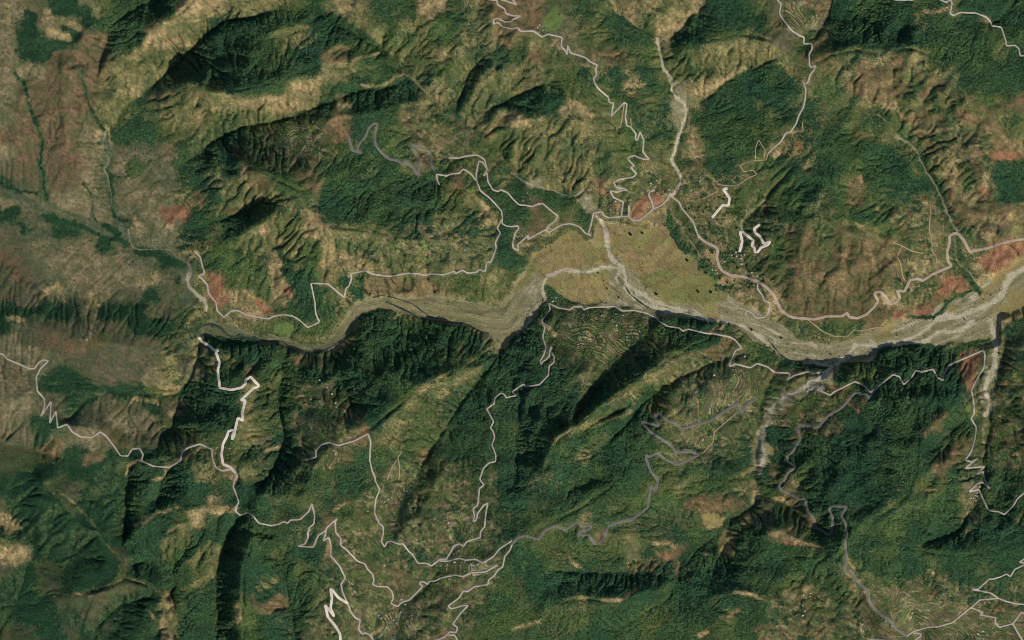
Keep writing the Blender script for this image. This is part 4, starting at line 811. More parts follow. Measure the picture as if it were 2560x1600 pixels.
CHANNELS = [   # pale gravel channels and darker water threads: kind, width px, line, label
 ('gravel', 6.5, T(2, 1, '790 530 840 570 870 640 900 690 905 760 910 830 925 900 960 960 1010 1000 1050 1050 1075 1100 1075 1180 1110 1250 1160 1310 1250 1350 1330 1390 1450 1420 1560 1430 1680 1470 1760 1500') + T(2, 2, '2100 30 2250 100 2330 160 2419 240'), 'bright gravel channel across the yellow plain'),
 ('gravel', 5.5, T(2, 1, '1000 1010 930 1020 860 1010 770 1050 690 1060 600 1050 480 1040 420 1060 340 1110 300 1150 290 1250 320 1330'), 'pale braided channel branching west over the plain'),
 ('gravel', 5, T(2, 1, '1035 1010 1010 1060 985 1110 995 1160'), 'thin gravel thread crossing the plain channel'),
 ('gravel', 5, T(2, 1, '1100 1180 1200 1260 1350 1340 1500 1390 1640 1420'), 'thin gravel thread beside the plain channel'),
 ('gravel', 4.5, T(2, 1, '10 130 120 210 240 260 400 290 470 330 560 345 640 350 700 420 770 490'), 'gravel stream bed leaving the northern gorge'),
 ('gravel', 10, T(3, 1, '2500 960 2400 1040 2290 1100 2240 1200 2200 1300 2130 1350 2020 1390 1900 1440 1800 1480 1640 1500'), 'broad pale river channel entering from the right edge'),
 ('gravel', 6, T(3, 1, '1740 1460 1600 1490') + T(3, 2, '1500 90 1400 150 1280 200 1150 215 1060 240 930 235 830 240 790 290 740 350 660 410 600 430 500 420 400 380'), 'river channel swinging under the brown hill'),
 ('gravel', 6, T(3, 2, '1930 10 1830 100 1700 110 1590 120 1540 160 1440 210 1300 220 1180 240'), 'second river channel along the southern bank'),
 ('gravel', 10, T(3, 2, '2110 0 2130 80 2150 200 2150 330 2140 440 2100 540 2060 620 2050 690 2100 770 2090 850 2050 900'), 'straight gravel bed of the right hand side valley'),
 ('gravel', 4, T(3, 2, '2050 900 2070 950 2030 1050 2040 1150 2060 1230 2020 1300'), 'thin upper stream of the right hand side valley'),
 ('gravel', 6.5, T(2, 0, '1370 370 1400 500 1430 650 1490 720 1510 800 1510 860 1550 920 1620 970 1650 1050 1640 1110 1620 1180 1580 1270 1560 1340 1540 1420 1510 1500') + T(2, 1, '1510 20 1550 80 1590 150 1590 210 1540 310 1500 340'), 'winding gravel stream of the northern valley'),
 ('gravel', 4, T(2, 0, '1660 1070 1680 1140 1660 1220 1570 1280'), 'side thread of the northern stream'),
 ('gravel', 3, T(2, 1, '1500 460 1520 540 1600 620 1630 700 1700 780 1760 870 1770 940'), 'narrow stream threading the eastern edge of the plain'),
 ('gravel', 3.5, T(3, 0, '1040 1080 1120 1160 1170 1230 1240 1310 1330 1350 1420 1460') + T(3, 1, '1440 10 1500 120 1600 270 1660 420 1740 600 1790 690'), 'narrow stony stream of the eastern valley'),
 ('gravel', 3, T(3, 1, '1760 720 1770 830 1780 940 1830 1010 1900 1060 1980 1170 2040 1300'), 'stony stream running past the red fields'),
 ('gravel', 3.5, T(2, 1, '2400 370 2300 450 2220 510 2165 600 2170 650 2200 720 2180 830 2170 930 2210 1010 2200 1080'), 'pale stream bed falling through the village orchards'),
 ('gravel', 3, T(0, 1, '1690 560 1650 650 1640 760 1615 840 1660 900 1740 955'), 'pale stream at the foot of the pink field'),
 ('gravel', 2.6, T(0, 1, '1210 650 1230 760 1260 830 1340 850 1480 840 1610 855'), 'pale stream joining from the western basin'),
 ('gravel', 3, T(0, 1, '1030 0 1010 60 980 90 1020 150 1030 230 1050 330 1060 420'), 'thin stream in the dark gully of the western basin'),
 ('gravel', 5, T(0, 1, '1790 990 1810 1050 1770 1130 1790 1200 1850 1260 1920 1310 1950 1380 1950 1420'), 'gravel bar stream at the narrows on the left'),
 ('gravel', 4, T(0, 0, '1000 1250 970 1340 980 1430 1030 1500'), 'small pale stream bend at the edge of the western basin'),
 ('gravel', 4, T(1, 1, '1060 1420 1110 1350 1180 1330') + T(1, 1, '1280 1350 1400 1400 1480 1440'), 'pale gravel bar on the inside of the river bend'),
 ('gravel', 8, T(3, 2, '20 860 60 800 150 730 260 690 330 640 420 600 520 540 580 470 620 430'), 'gravel stream fanning out beside the road bridge'),
 ('gravel', 7, T(2, 2, '2419 960 2400 1010 2350 1090 2350 1180 2380 1260 2370 1350'), 'gravel bed of the southern side valley'),
 ('water', 5, T(2, 1, '1070 1190 1110 1260 1180 1320 1260 1380 1340 1420'), 'dark water edge along the bright gravel channel'),
 ('water', 6, T(1, 1, '1230 1340 1300 1370 1390 1410 1470 1450 1540 1500') + T(1, 2, '1800 20 1950 30 2030 60 2120 110 2200 130'), 'dark river thread hugging the southern forest bank'),
 ('water', 5, T(1, 2, '700 270 760 220 840 170 900 130 960 95'), 'dark water thread beside the gravel flats'),
 ('water', 6, T(1, 2, '0 170 100 200 250 200 330 270 420 305 540 310 640 290 700 265'), 'dark river bend under the left hand spur'),
 ('water', 6, T(0, 2, '1850 110 1900 60 2000 30 2080 70 2160 150 2280 170 2419 160'), 'dark river loop around the gravel island'),
 ('water', 4, T(2, 2, '2080 60 2200 130 2260 190 2300 250'), 'dark thread beside the road at the forest bank'),
 ('water', 4, T(3, 2, '0 180 60 260 120 330 200 380 330 400'), 'dark water thread at the foot of the road bank'),
 ('water', 4, T(1, 1, '1100 1300 1180 1280 1260 1290 1360 1320 1480 1360 1560 1420 1640 1480 1720 1500'), 'thin dark thread on the northern flats'),
]

tm_ = smooth(tmask.astype(float), 3)
hz = hz * (1 - tm_) + smooth(hz, 14) * tm_
# the sunny sides are dry, the shady sides and the gullies grow green
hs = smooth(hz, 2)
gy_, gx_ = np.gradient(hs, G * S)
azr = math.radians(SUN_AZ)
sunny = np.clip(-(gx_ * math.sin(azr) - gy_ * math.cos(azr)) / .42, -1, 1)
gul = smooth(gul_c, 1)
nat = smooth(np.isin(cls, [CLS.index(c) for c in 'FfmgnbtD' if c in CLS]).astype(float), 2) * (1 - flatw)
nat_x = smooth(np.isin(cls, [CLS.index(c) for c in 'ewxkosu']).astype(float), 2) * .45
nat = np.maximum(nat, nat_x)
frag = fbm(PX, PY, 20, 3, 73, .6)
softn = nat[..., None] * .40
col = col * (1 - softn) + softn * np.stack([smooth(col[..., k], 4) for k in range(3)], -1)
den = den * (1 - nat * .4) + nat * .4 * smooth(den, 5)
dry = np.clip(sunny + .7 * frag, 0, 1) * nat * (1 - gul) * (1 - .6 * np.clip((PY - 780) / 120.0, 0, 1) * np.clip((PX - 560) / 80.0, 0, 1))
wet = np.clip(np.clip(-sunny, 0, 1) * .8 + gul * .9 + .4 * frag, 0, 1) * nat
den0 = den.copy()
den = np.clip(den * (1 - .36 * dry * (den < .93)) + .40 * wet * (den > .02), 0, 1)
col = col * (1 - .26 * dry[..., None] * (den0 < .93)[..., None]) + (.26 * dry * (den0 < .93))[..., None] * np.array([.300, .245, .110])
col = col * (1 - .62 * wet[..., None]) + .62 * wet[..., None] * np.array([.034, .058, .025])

# patchwork of small plots around the villages
PLOTS = [[(1030, 1150), (1240, 1150), (1260, 1320), (1240, 1480), (1180, 1600), (760, 1600), (800, 1420), (860, 1330), (930, 1180)],
         [(2110, 1420), (2250, 1450), (2440, 1460), (2560, 1430), (2560, 1600), (2130, 1600)], [(1940, 1460), (2120, 1480), (2110, 1600), (1900, 1600)],
         [(1540, 440), (1700, 420), (1920, 430), (1930, 740), (1840, 740), (1740, 620), (1690, 540), (1540, 530)],
         [(740, 950), (870, 980), (900, 1090), (830, 1180), (740, 1150)], [(2440, 870), (2560, 830), (2560, 1180), (2480, 1180), (2440, 1000)],
         [(1930, 990), (2110, 980), (2130, 1060), (2060, 1090), (1960, 1080)], [(640, 290), (790, 290), (860, 400), (700, 430), (640, 400)],
         [(1000, 290), (1200, 300), (1280, 420), (1200, 440), (1080, 420)], [(2240, 520), (2400, 500), (2400, 700), (2300, 780), (2240, 700)],
         [(420, 1060), (560, 1080), (560, 1150), (440, 1140)], [(880, 560), (1180, 560), (1190, 660), (900, 660)],
         [(2320, 320), (2480, 330), (2470, 430), (2330, 420)], [(1640, 880), (1900, 880), (1890, 1060), (1780, 1150), (1640, 1150)]]
PAL = np.array([[.225, .180, .095], [.140, .150, .060], [.190, .170, .080], [.140, .185, .055], [.130, .108, .060], [.060, .080, .034], [.050, .072, .030], [.210, .175, .095]])
pz = np.zeros((H, W))
for poly in PLOTS:
    sb = sub_box(poly, 40)
    pz[sb] = np.maximum(pz[sb], in_poly(PX[sb] + 5 * ex[sb], PY[sb] + 5 * ey[sb], poly))
pz = smooth(pz, 2) * (1 - flatw) * (fld < 0) * ~tmask
vj, vi = np.nonzero(pz > .02)
CS = 11.0
ux = (PX[vj, vi] + 4 * fbm(PX[vj, vi], PY[vj, vi], 30, 2, 301)) / CS
uy = (PY[vj, vi] + 4 * fbm(PX[vj, vi], PY[vj, vi], 30, 2, 303)) / (CS * .72)
bd = np.full(len(vj), 9.0)
bd2 = np.full(len(vj), 9.0)
bi_ = np.zeros(len(vj), np.int64)
for oy in (-1, 0, 1):
    for ox in (-1, 0, 1):
        cx_ = np.floor(ux).astype(np.int64) + ox
        cy_ = np.floor(uy).astype(np.int64) + oy
        hsh_ = PERM[(PERM[cx_ & 4095] + cy_) & 4095]
        d_ = np.hypot(cx_ + (hsh_ & 63) / 64.0 - ux, cy_ + ((hsh_ >> 6) & 63) / 64.0 - uy)
        new = d_ < bd
        bd2 = np.where(new, bd, np.minimum(bd2, d_))
        bi_ = np.where(new, hsh_, bi_)
        bd = np.where(new, d_, bd)
pc = PAL[(bi_ * 7) % 8] * (.8 + .4 * ((bi_ * 13) % 97) / 97.0)[:, None]
hedge = (bd2 - bd) < .12
pc[hedge] = pc[hedge] * .45
scr = ((bi_ * 7) % 8 == 5) | ((bi_ * 7) % 8 == 6)
pa = pz[vj, vi] * np.clip(.72 + 1.3 * fbm(PX[vj, vi], PY[vj, vi], 45, 3, 305), 0, .92)
col[vj, vi] = col[vj, vi] * (1 - pa[:, None]) + pa[:, None] * pc
den[vj, vi] = den[vj, vi] * (1 - pa) + pa * np.where(scr, .7, np.where(hedge, .30, .05))

# roads are benched into the slope
rd = np.full((H, W), 1e3)
rh = np.zeros((H, W))
for k, lb, ln in ROADS:
    p = np.array(ln, float)
    seg = np.hypot(*np.diff(p, axis=0).T)
    cs = np.concatenate([[0], np.cumsum(seg)])
    n = max(3, int(cs[-1] / 3))
    t = np.linspace(0, cs[-1], n)
    qx_ = np.interp(t, cs, p[:, 0])
    qy_ = np.interp(t, cs, p[:, 1])
    zz = bil(hz, (qx_ - X0) / G, (qy_ - Y0) / G)
    for _ in range(4):
        zz[1:-1] = zz[1:-1] * .5 + (zz[:-2] + zz[2:]) * .25
    for i in range(n):
        i0, j0 = int((qx_[i] - X0) / G), int((qy_[i] - Y0) / G)
        sb = (slice(max(0, j0 - 4), min(H, j0 + 6)), slice(max(0, i0 - 4), min(W, i0 + 6)))
        dd = np.hypot(PX[sb] - qx_[i], PY[sb] - qy_[i]) - WID[k] * .5
        m_ = dd < rd[sb]
        rd[sb] = np.where(m_, dd, rd[sb])
        rh[sb] = np.where(m_, zz[i], rh[sb])
rw = np.clip((6.5 - rd) / 4.5, 0, 1)
hz = hz * (1 - rw) + rh * rw

# distance masks keep trees off the roads and streams
near_road = np.zeros((H, W), bool)
for k, lb, ln in ROADS:
    for p0, p1 in zip(ln[:-1], ln[1:]):
        sb = sub_box([p0, p1], 14)
        if PX[sb].size:
            near_road[sb] |= seg_dist(PX[sb], PY[sb], [p0, p1]) < WID[k] * 0.5 + 2.8
w1x = 9 * fbm(PX, PY, 44, 3, 201)
w1y = 9 * fbm(PX, PY, 44, 3, 205)
wf_ = flood * np.clip((1330 - PX) / 60.0, 0, 1) * np.clip(.1 + 1.6 * fbm(PX, PY, 30, 3, 351, .6), 0, 1)
den = np.maximum(den, .42 * wf_)
col = col * (1 - .55 * wf_[..., None]) + .55 * wf_[..., None] * np.array([.085, .100, .042])
chan = np.full((H, W), -1, int)
chan_a = np.zeros((H, W))
for n_, (kd, wd, ln, lb) in enumerate(CHANNELS):
    sb = sub_box(ln, 40)
    if not PX[sb].size:
        continue
    d0 = seg_dist(PX[sb] + .5 * ex[sb], PY[sb] + .5 * ey[sb], ln)
    hz[sb] -= np.clip(1 - d0 / (wd * 1.2), 0, 1) * 0.6
    near_road[sb] |= d0 < wd * 0.5 + 1.5
    if kd != 'gravel':
        continue
    wloc = wd * .5 * np.clip(1 + 1.3 * fbm(PX[sb], PY[sb], 30, 2, 211), .25, 2)
    al = np.clip((wloc - d0) / 1.8 + .5, 0, 1) * np.clip(.85 + .8 * fbm(PX[sb], PY[sb], 8, 2, 213), 0, 1)
    if wd >= 5:
        for q_ in range(3):
            a_ = (1.0, -1.6, 2.4)[q_] * (.7 if wd < 7 else 1.1)
            d1 = seg_dist(PX[sb] + a_ * w1x[sb] + ex[sb], PY[sb] + a_ * w1y[sb] + ey[sb], ln)
            t_ = np.clip((1.7 + .12 * wd - d1) / 1.6 + .5, 0, 1) * np.clip(.6 + 1.2 * fbm(PX[sb], PY[sb], 24, 2, 217 + q_), 0, .8)
            ok_ = flood[sb] | plain[sb] | (wd < 5.5)
            al = np.maximum(al, t_ * ok_)
    gcol = np.array([.480, .430, .305]) if wd >= 5 else np.array([.330, .295, .195])
    amt = (.92 if wd >= 5 else .72) * al
    col[sb] = col[sb] * (1 - amt[..., None]) + amt[..., None] * gcol
    den[sb] *= (1 - al)
    if wd >= 5:
        chan_a[sb] = np.maximum(chan_a[sb], amt)
    chan[sb] = np.where(al > .5, n_, chan[sb])

# ------------------------------------------------------------------ ground colour from the land cover
hard = np.isin(cls, [CLS.index(c) for c in 'prqG'])
n1 = fbm(PX, PY, 90, 3, 81)
n2 = fbm(PX, PY, 18, 3, 85, .65)
n3 = fbm(PX, PY, 7.5, 2, 91, .7)
soft = np.where(hard, 0.24, np.where(cls == CLS.index('v'), .45, 1.0))
bright = 1 + soft * (0.20 * n1 + 0.42 * n2 + 0.80 * n3)
col *= np.clip(bright, 0.3, 2.2)[..., None]
rf_ = (cls == CLS.index('r'))
strip_ = np.floor((PX * .8 + PY * .6) / 11 + 1.2 * fbm(PX, PY, 40, 2, 331))
sh_ = (np.sin(strip_ * 12.9898) * 43758.5453) % 1.0
col[rf_] *= (.72 + .5 * sh_[rf_] + .35 * n2[rf_])[:, None]
rg_ = rf_ & (fbm(PX, PY, 22, 3, 335, .7) > .22)
col[rg_] = col[rg_] * .35 + np.array([.10, .09, .045]) * .65
# drifts of greener and redder ground
gmask = np.clip(0.5 + 2.4 * fbm(PX, PY, 30, 4, 95, .62), 0, 1) * np.where(hard, .12, .60) * (den < .6) * (1 - flatw * .4)
col = col * (1 - gmask[..., None]) + gmask[..., None] * np.array([.060, .080, .031])
rmask = np.clip(fbm(PX, PY, 60, 3, 99) * 1.8 - .1, 0, 1) * (.22 + .26 * np.clip((PX - 1850) / 300.0, 0, 1)) * (den < .6) * (den > .05)
col = col * (1 - rmask[..., None]) + rmask[..., None] * np.array([.190, .100, .052])
# flow streaks of sand and silt in the flood plain
vm = smooth((cls == CLS.index('v')).astype(float), 1)
olive = vm * np.clip((1330 - PX) / 60.0, 0, 1)
far_w = vm * np.clip((880 - PX) / 50.0, 0, 1)
col = col * (1 - .75 * olive[..., None]) + .75 * olive[..., None] * np.array([.188, .174, .080])
col = col * (1 - .8 * far_w[..., None]) + .8 * far_w[..., None] * np.array([.085, .095, .048])
gb_ = vm * np.clip((PX - 1330) / 60.0, 0, 1) * .4
col = col * (1 - gb_[..., None]) + gb_[..., None] * np.array([.225, .205, .105])
RIVER = [(380, 700), (480, 790), (520, 838), (580, 858), (700, 862), (790, 874), (850, 845), (900, 775), (960, 758), (1080, 775), (1180, 788), (1260, 800), (1310, 735),
         (1370, 690), (1450, 690), (1530, 660), (1575, 705), (1640, 762), (1750, 792), (1850, 830), (1930, 868), (2050, 890), (2150, 862), (2300, 815), (2440, 755), (2560, 680), (2800, 560)]
su = np.zeros((H, W))
sv = np.full((H, W), 1e6)
acc = 0.0
for (x1, y1), (x2, y2) in zip(RIVER[:-1], RIVER[1:]):
    vx, vy = x2 - x1, y2 - y1
    L_ = math.hypot(vx, vy)
    t_ = np.clip(((PX - x1) * vx + (PY - y1) * vy) / (L_ * L_), 0, 1)
    dx_, dy_ = PX - x1 - t_ * vx, PY - y1 - t_ * vy
    dd = np.hypot(dx_, dy_)
    m_ = dd < np.abs(sv)
    sg = np.where(vx * dy_ - vy * dx_ >= 0, 1, -1)
    sv = np.where(m_, dd * sg, sv)
    su = np.where(m_, acc + t_ * L_, su)
    acc += L_
sv = smooth(np.clip(sv, -400, 400), 4) + 5 * fbm(PX, PY, 60, 2, 117)
su = smooth(su, 4)
streak = fbm(su / 7.0, sv, 11, 3, 111, .6)
col *= (1 + vm * 0.40 * streak)[..., None]
thr = fbm(su / 8.0, sv, 26, 3, 119, .55)
pale = np.exp(-(thr / .035) ** 2) * vm * (.85 - .6 * np.clip((1330 - PX) / 60.0, 0, 1))
col = col * (1 - pale[..., None]) + pale[..., None] * np.array([.44, .395, .275])
thr2 = fbm(su / 8.0, sv, 30, 3, 125, .55)
dark_t = np.exp(-(thr2 / (.020 + .022 * np.clip((1330 - PX) / 60.0, 0, 1))) ** 2) * vm * .65
col = col * (1 - dark_t[..., None]) + dark_t[..., None] * np.array([.060, .070, .045])
vg = np.clip(fbm(su / 6.0, sv, 17, 3, 115) * 2.2 - .15, 0, 1) * vm * (.6 + .3 * np.clip((1330 - PX) / 60.0, 0, 1))
col = col * (1 - vg[..., None]) + vg[..., None] * np.array([.125, .128, .055])

ca_ = (chan_a * np.clip(.9 + .5 * n3, .3, 1))[..., None]
col = col * (1 - ca_) + ca_ * np.array([.450, .405, .285])


# ------------------------------------------------------------------ field parcels on the plain
par_n = 130
pbx = rng.uniform(1290, 1900, 2600)
pby = rng.uniform(540, 800, 2600)
okp = in_poly(pbx, pby, PLAIN)
seeds = np.stack([pbx[okp], pby[okp]], 1)[:par_n]
pj, pi = np.nonzero(plain & (fld < 0))
qx = PX[pj, pi] + 7 * n2[pj, pi]
qy = PY[pj, pi] + 7 * n1[pj, pi]
dmat = (qx[:, None] - seeds[None, :, 0]) ** 2 * 0.55 + (qy[:, None] - seeds[None, :, 1]) ** 2
near2 = np.partition(dmat, 1, axis=1)[:, :2]
pid = dmat.argmin(1)
bund = (np.sqrt(near2[:, 1]) - np.sqrt(near2[:, 0])) < 2.2
tone = rng.normal(1, .07, (len(seeds), 1)) * (1 + rng.normal(0, .05, (len(seeds), 3)))
notv = cls[pj, pi] != CLS.index('v')
col[pj[notv], pi[notv]] *= tone[pid[notv]]
sel = bund & notv & (n3[pj, pi] > -.15)
col[pj[sel], pi[sel]] = col[pj[sel], pi[sel]] * .72
parcel = np.full((H, W), -1, int)
parcel[pj[notv], pi[notv]] = pid[notv]

ln1 = fbm(PX + 20 * n1, PY + 20 * n2 * .3, 70, 3, 341, .5)
ditch = np.exp(-(ln1 / .018) ** 2) * smooth(plain.astype(float), 1) * .5
col = col * (1 - ditch[..., None]) + ditch[..., None] * np.array([.085, .088, .042])
wash = np.clip(fbm(PX, PY * 1.6, 90, 4, 345, .6) * 1.6, 0, 1) * smooth(plain.astype(float), 2) * .3
col = col * (1 - wash[..., None]) + wash[..., None] * np.array([.275, .190, .105])

# ------------------------------------------------------------------ materials
MATS = {}


def principled(name, rough=0.9, spec=0.15):
    m = bpy.data.materials.new(name)
    m.use_nodes = True
    b = m.node_tree.nodes['Principled BSDF']
    b.inputs['Roughness'].default_value = rough
    b.inputs['Specular IOR Level'].default_value = spec
    MATS[name] = m
    return m, m.node_tree.nodes, m.node_tree.links, b


def noisy(name, rgb, amount=0.3, scale=0.1, rough=0.9, spec=0.15):
    m, n, l, b = principled(name, rough, spec)
    geo = n.new('ShaderNodeNewGeometry')
    tx = n.new('ShaderNodeTexNoise')
    tx.inputs['Scale'].default_value = scale
    tx.inputs['Detail'].default_value = 5
    l.new(geo.outputs['Position'], tx.inputs['Vector'])
    mr = n.new('ShaderNodeMapRange')
    mr.inputs['To Min'].default_value = 1 - amount
    mr.inputs['To Max'].default_value = 1 + amount
    l.new(tx.outputs['Fac'], mr.inputs['Value'])
    mx = n.new('ShaderNodeVectorMath')
    mx.operation = 'SCALE'
    mx.inputs[0].default_value = rgb
    l.new(mr.outputs[0], mx.inputs['Scale'])
    l.new(mx.outputs[0], b.inputs['Base Color'])
    return m


def ground_material():
    m, n, l, b = principled('ground', 0.95, 0.05)
    at = n.new('ShaderNodeAttribute')
    at.attribute_name = 'cover'
    geo = n.new('ShaderNodeNewGeometry')
    t1 = n.new('ShaderNodeTexNoise')
    t1.inputs['Scale'].default_value = 0.2
    t1.inputs['Detail'].default_value = 6
    t1.inputs['Roughness'].default_value = 0.7
    l.new(geo.outputs['Position'], t1.inputs['Vector'])
    mr = n.new('ShaderNodeMapRange')
    mr.inputs['From Min'].default_value = 0.25
    mr.inputs['From Max'].default_value = 0.75
    mr.inputs['To Min'].default_value = 0.35
    mr.inputs['To Max'].default_value = 1.65
    l.new(t1.outputs['Fac'], mr.inputs['Value'])
    sc = n.new('ShaderNodeVectorMath')
    sc.operation = 'SCALE'
    l.new(at.outputs['Color'], sc.inputs[0])
    l.new(mr.outputs[0], sc.inputs['Scale'])
    l.new(sc.outputs[0], b.inputs['Base Color'])
    bp = n.new('ShaderNodeBump')
    bp.inputs['Strength'].default_value = 0.5
    bp.inputs['Distance'].default_value = 2.0
    l.new(t1.outputs['Fac'], bp.inputs['Height'])
    l.new(bp.outputs[0], b.inputs['Normal'])
    return m


def foliage_material(name):
    m, n, l, b = principled(name, 0.8, 0.12)
    at = n.new('ShaderNodeAttribute')
    at.attribute_type = 'INSTANCER'
    at.attribute_name = 'tint'
    geo = n.new('ShaderNodeNewGeometry')
    t1 = n.new('ShaderNodeTexNoise')
    t1.inputs['Scale'].default_value = 0.6
    l.new(geo.outputs['Position'], t1.inputs['Vector'])
    mr = n.new('ShaderNodeMapRange')
    mr.inputs['To Min'].default_value = 0.6
    mr.inputs['To Max'].default_value = 1.4
    l.new(t1.outputs['Fac'], mr.inputs['Value'])
    sc = n.new('ShaderNodeVectorMath')
    sc.operation = 'SCALE'
    l.new(at.outputs['Vector'], sc.inputs[0])
    l.new(mr.outputs[0], sc.inputs['Scale'])
    l.new(sc.outputs[0], b.inputs['Base Color'])
    return m


GROUND = ground_material()
LEAF = foliage_material('forest_leaves')
noisy('road_pale', (.375, .335, .28), .45, .03)
noisy('road_white', (.66, .58, .48), .15, .05)
noisy('road_casing', (.80, .74, .62), .1, .05)
noisy('road_grey', (.140, .136, .116), .35, .05)
noisy('road_grey_edge', (.200, .192, .165), .3, .05)
noisy('road_tan', (.39, .30, .225), .2, .05)
noisy('road_tan_edge', (.46, .38, .29), .2, .05)
noisy('road_dirt', (.34, .26, .15), .3, .06)
noisy('gravel', (.46, .41, .29), .35, .06)
noisy('gravel_fill', (.34, .30, .20), .35, .06)
noisy('water', (.030, .045, .035), .3, .05, .25, .4)
noisy('house_wall', (.36, .31, .25), .2, .5)
noisy('roof_white', (.46, .45, .42), .15, .5, .5, .3)
noisy('roof_blue', (.22, .28, .34), .2, .5, .5, .3)
noisy('roof_grey', (.30, .28, .25), .2, .5)
noisy('roof_red', (.36, .13, .09), .2, .5)
noisy('tree_leaves', (.020, .042, .018), .5, .5)
noisy('tree_bark', (.06, .045, .03), .3, 2.0)


# ------------------------------------------------------------------ terrain meshes
def tag(o, label=None, cat=None, group=None, kind=None):
    if label:
        o['label'] = label
    if cat:
        o['category'] = cat
    if group:
        o['group'] = group
    if kind:
        o['kind'] = kind
    return o


def link_mesh(name, verts, faces, mats, parent=None, cols=None, face_mats=None, smooth_shade=False):
    me = bpy.data.meshes.new(name)
    nv = len(verts)
    verts = np.asarray(verts, np.float32)
    faces = np.asarray(faces, np.int32)
    k = faces.shape[1]
    me.vertices.add(nv)
    me.vertices.foreach_set('co', verts.ravel())
    me.loops.add(faces.size)
    me.loops.foreach_set('vertex_index', faces.ravel())
    me.polygons.add(len(faces))
    me.polygons.foreach_set('loop_start', np.arange(0, faces.size, k, dtype=np.int32))
    for m in mats:
        me.materials.append(m)
    if face_mats is not None:
        me.polygons.foreach_set('material_index', np.asarray(face_mats, np.int32))
    me.polygons.foreach_set('use_smooth', np.full(len(faces), smooth_shade, dtype=bool))
    if cols is not None:
        a = me.attributes.new('cover', 'FLOAT_COLOR', 'POINT')
        c4 = np.ones((nv, 4), np.float32)
        c4[:, :3] = cols
        a.data.foreach_set('color', c4.ravel())
    me.update(calc_edges=True)
    o = bpy.data.objects.new(name, me)
    C.objects.link(o)
    if parent is not None:
        o.parent = parent
    return o


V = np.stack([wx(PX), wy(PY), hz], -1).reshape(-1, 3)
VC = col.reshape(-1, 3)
ii, jj = np.meshgrid(np.arange(W - 1), np.arange(H - 1))
a0 = (jj * W + ii)
QUADS = np.stack([a0, a0 + W, a0 + W + 1, a0 + 1], -1)          # counter-clockwise seen from above


def from_cells(name, mask, parent=None):
    q = QUADS[mask]
    u, inv = np.unique(q.ravel(), return_inverse=True)
    return link_mesh(name, V[u], inv.reshape(-1, 4), [GROUND], parent, VC[u], smooth_shade=True)


cm = cls[:-1, :-1]
cellfld = fld[:-1, :-1]
cellpar = np.where(cellfld < 0, parcel[:-1, :-1], -1)
terr_cell = smooth((cls == CLS.index('t')).astype(float), 1)[:-1, :-1] > .5
inframe = (PX[:-1, :-1] > -40) & (PX[:-1, :-1] < 2600) & (PY[:-1, :-1] > -40) & (PY[:-1, :-1] < 1640)
terr_cell &= (cellfld < 0) & (cellpar < 0) & inframe & ~flat[:-1, :-1]
cellchan = np.where(cellfld < 0, chan[:-1, :-1], -1)
terr_cell &= cellchan < 0
cellpar = np.where(cellchan < 0, cellpar, -1)
bed_cell = (cm == CLS.index('v')) & (cellfld < 0) & (cellpar < 0) & (cellchan < 0) & flood[:-1, :-1]

tag(from_cells('mountain_terrain', ~terr_cell & ~bed_cell & (cellfld < 0) & (cellpar < 0) & (cellchan < 0)), 'steep wooded and grassy mountains around the river valley', kind='structure')
tag(from_cells('river_bed', bed_cell), 'pale grey gravel and silt bed of the wide river', kind='structure')
plain_root = bpy.data.objects.new('valley_plain', None)
C.objects.link(plain_root)
tag(plain_root, 'flat yellow olive farm plain in the middle of the valley', kind='structure')
for k in range(len(seeds)):
    m = cellpar == k
    if m.sum() > 3:
        from_cells('field_parcel', m, plain_root)
for k, (poly, c_, nm, lb) in enumerate(FIELDS):
    m = cellfld == k
    if m.any():
        tag(from_cells(nm, m), lb, kind='structure')

# stepped terraces: every cell cut 3 x 3 and the slope turned into treads and banks
STEP = 3.9
tj, ti = np.nonzero(terr_cell)
NS = 3
sub = np.arange(NS + 1) / NS
key = {}
fi = (ti[:, None, None] * NS + np.arange(NS + 1)[None, None, :])
fj = (tj[:, None, None] * NS + np.arange(NS + 1)[None, :, None])
fi, fj = np.broadcast_arrays(fi, fj)
vid = fj.astype(np.int64) * (W * NS + 1) + fi
u, inv = np.unique(vid.ravel(), return_inverse=True)
inv = inv.reshape(vid.shape)
uj = u // (W * NS + 1)
ui = u % (W * NS + 1)
gxs = ui / NS
gys = uj / NS
th = bil(hz, gxs, gys)
tcol = bil(col, gxs, gys)
tw = np.clip(bil(np.pad(terr_cell.astype(float), ((0, 1), (0, 1))), gxs - .5, gys - .5) * 1.6 - .6, 0, 1)
tpx = X0 + gxs * G
tpy = Y0 + gys * G
hh = th + 1.6 * fbm(tpx, tpy, 60, 2, 131)
sidx = np.floor(hh / STEP)
fr = hh / STEP - sidx
hb = (np.sin(sidx * 4.1414 + np.floor(tpx / 70) * 2.3) * 9631.77) % 1.0
b0_ = .42 + .34 * hb
trd = np.clip((fr - b0_) / (1 - b0_), 0, 1)
th2 = th - (fr - trd) * STEP * tw * .8
th2 = np.where(tw > 0, th2, th)
hsh = (np.sin(sidx * 12.9898 + np.floor(tpx / 19 + 1.2 * fbm(tpx, tpy, 40, 2, 133) + sidx * .37) * 78.233 + np.floor(tpy / 45) * 3.7) * 43758.5453) % 1.0
TREAD = np.array([[.230, .200, .095], [.170, .185, .066], [.260, .195, .110], [.130, .130, .064], [.290, .245, .135], [.130, .170, .052], [.180, .130, .084]])
hz_sel = TREAD[np.minimum((hsh * 7).astype(int), 6)]
region = np.clip(.5 + 1.5 * fbm(tpx, tpy, 80, 2, 135), 0, 1)[:, None]
tread_c = hz_sel * (.62 + .55 * region) * np.clip(1 + .5 * fbm(tpx, tpy, 9, 2, 137), .4, 1.8)[:, None]
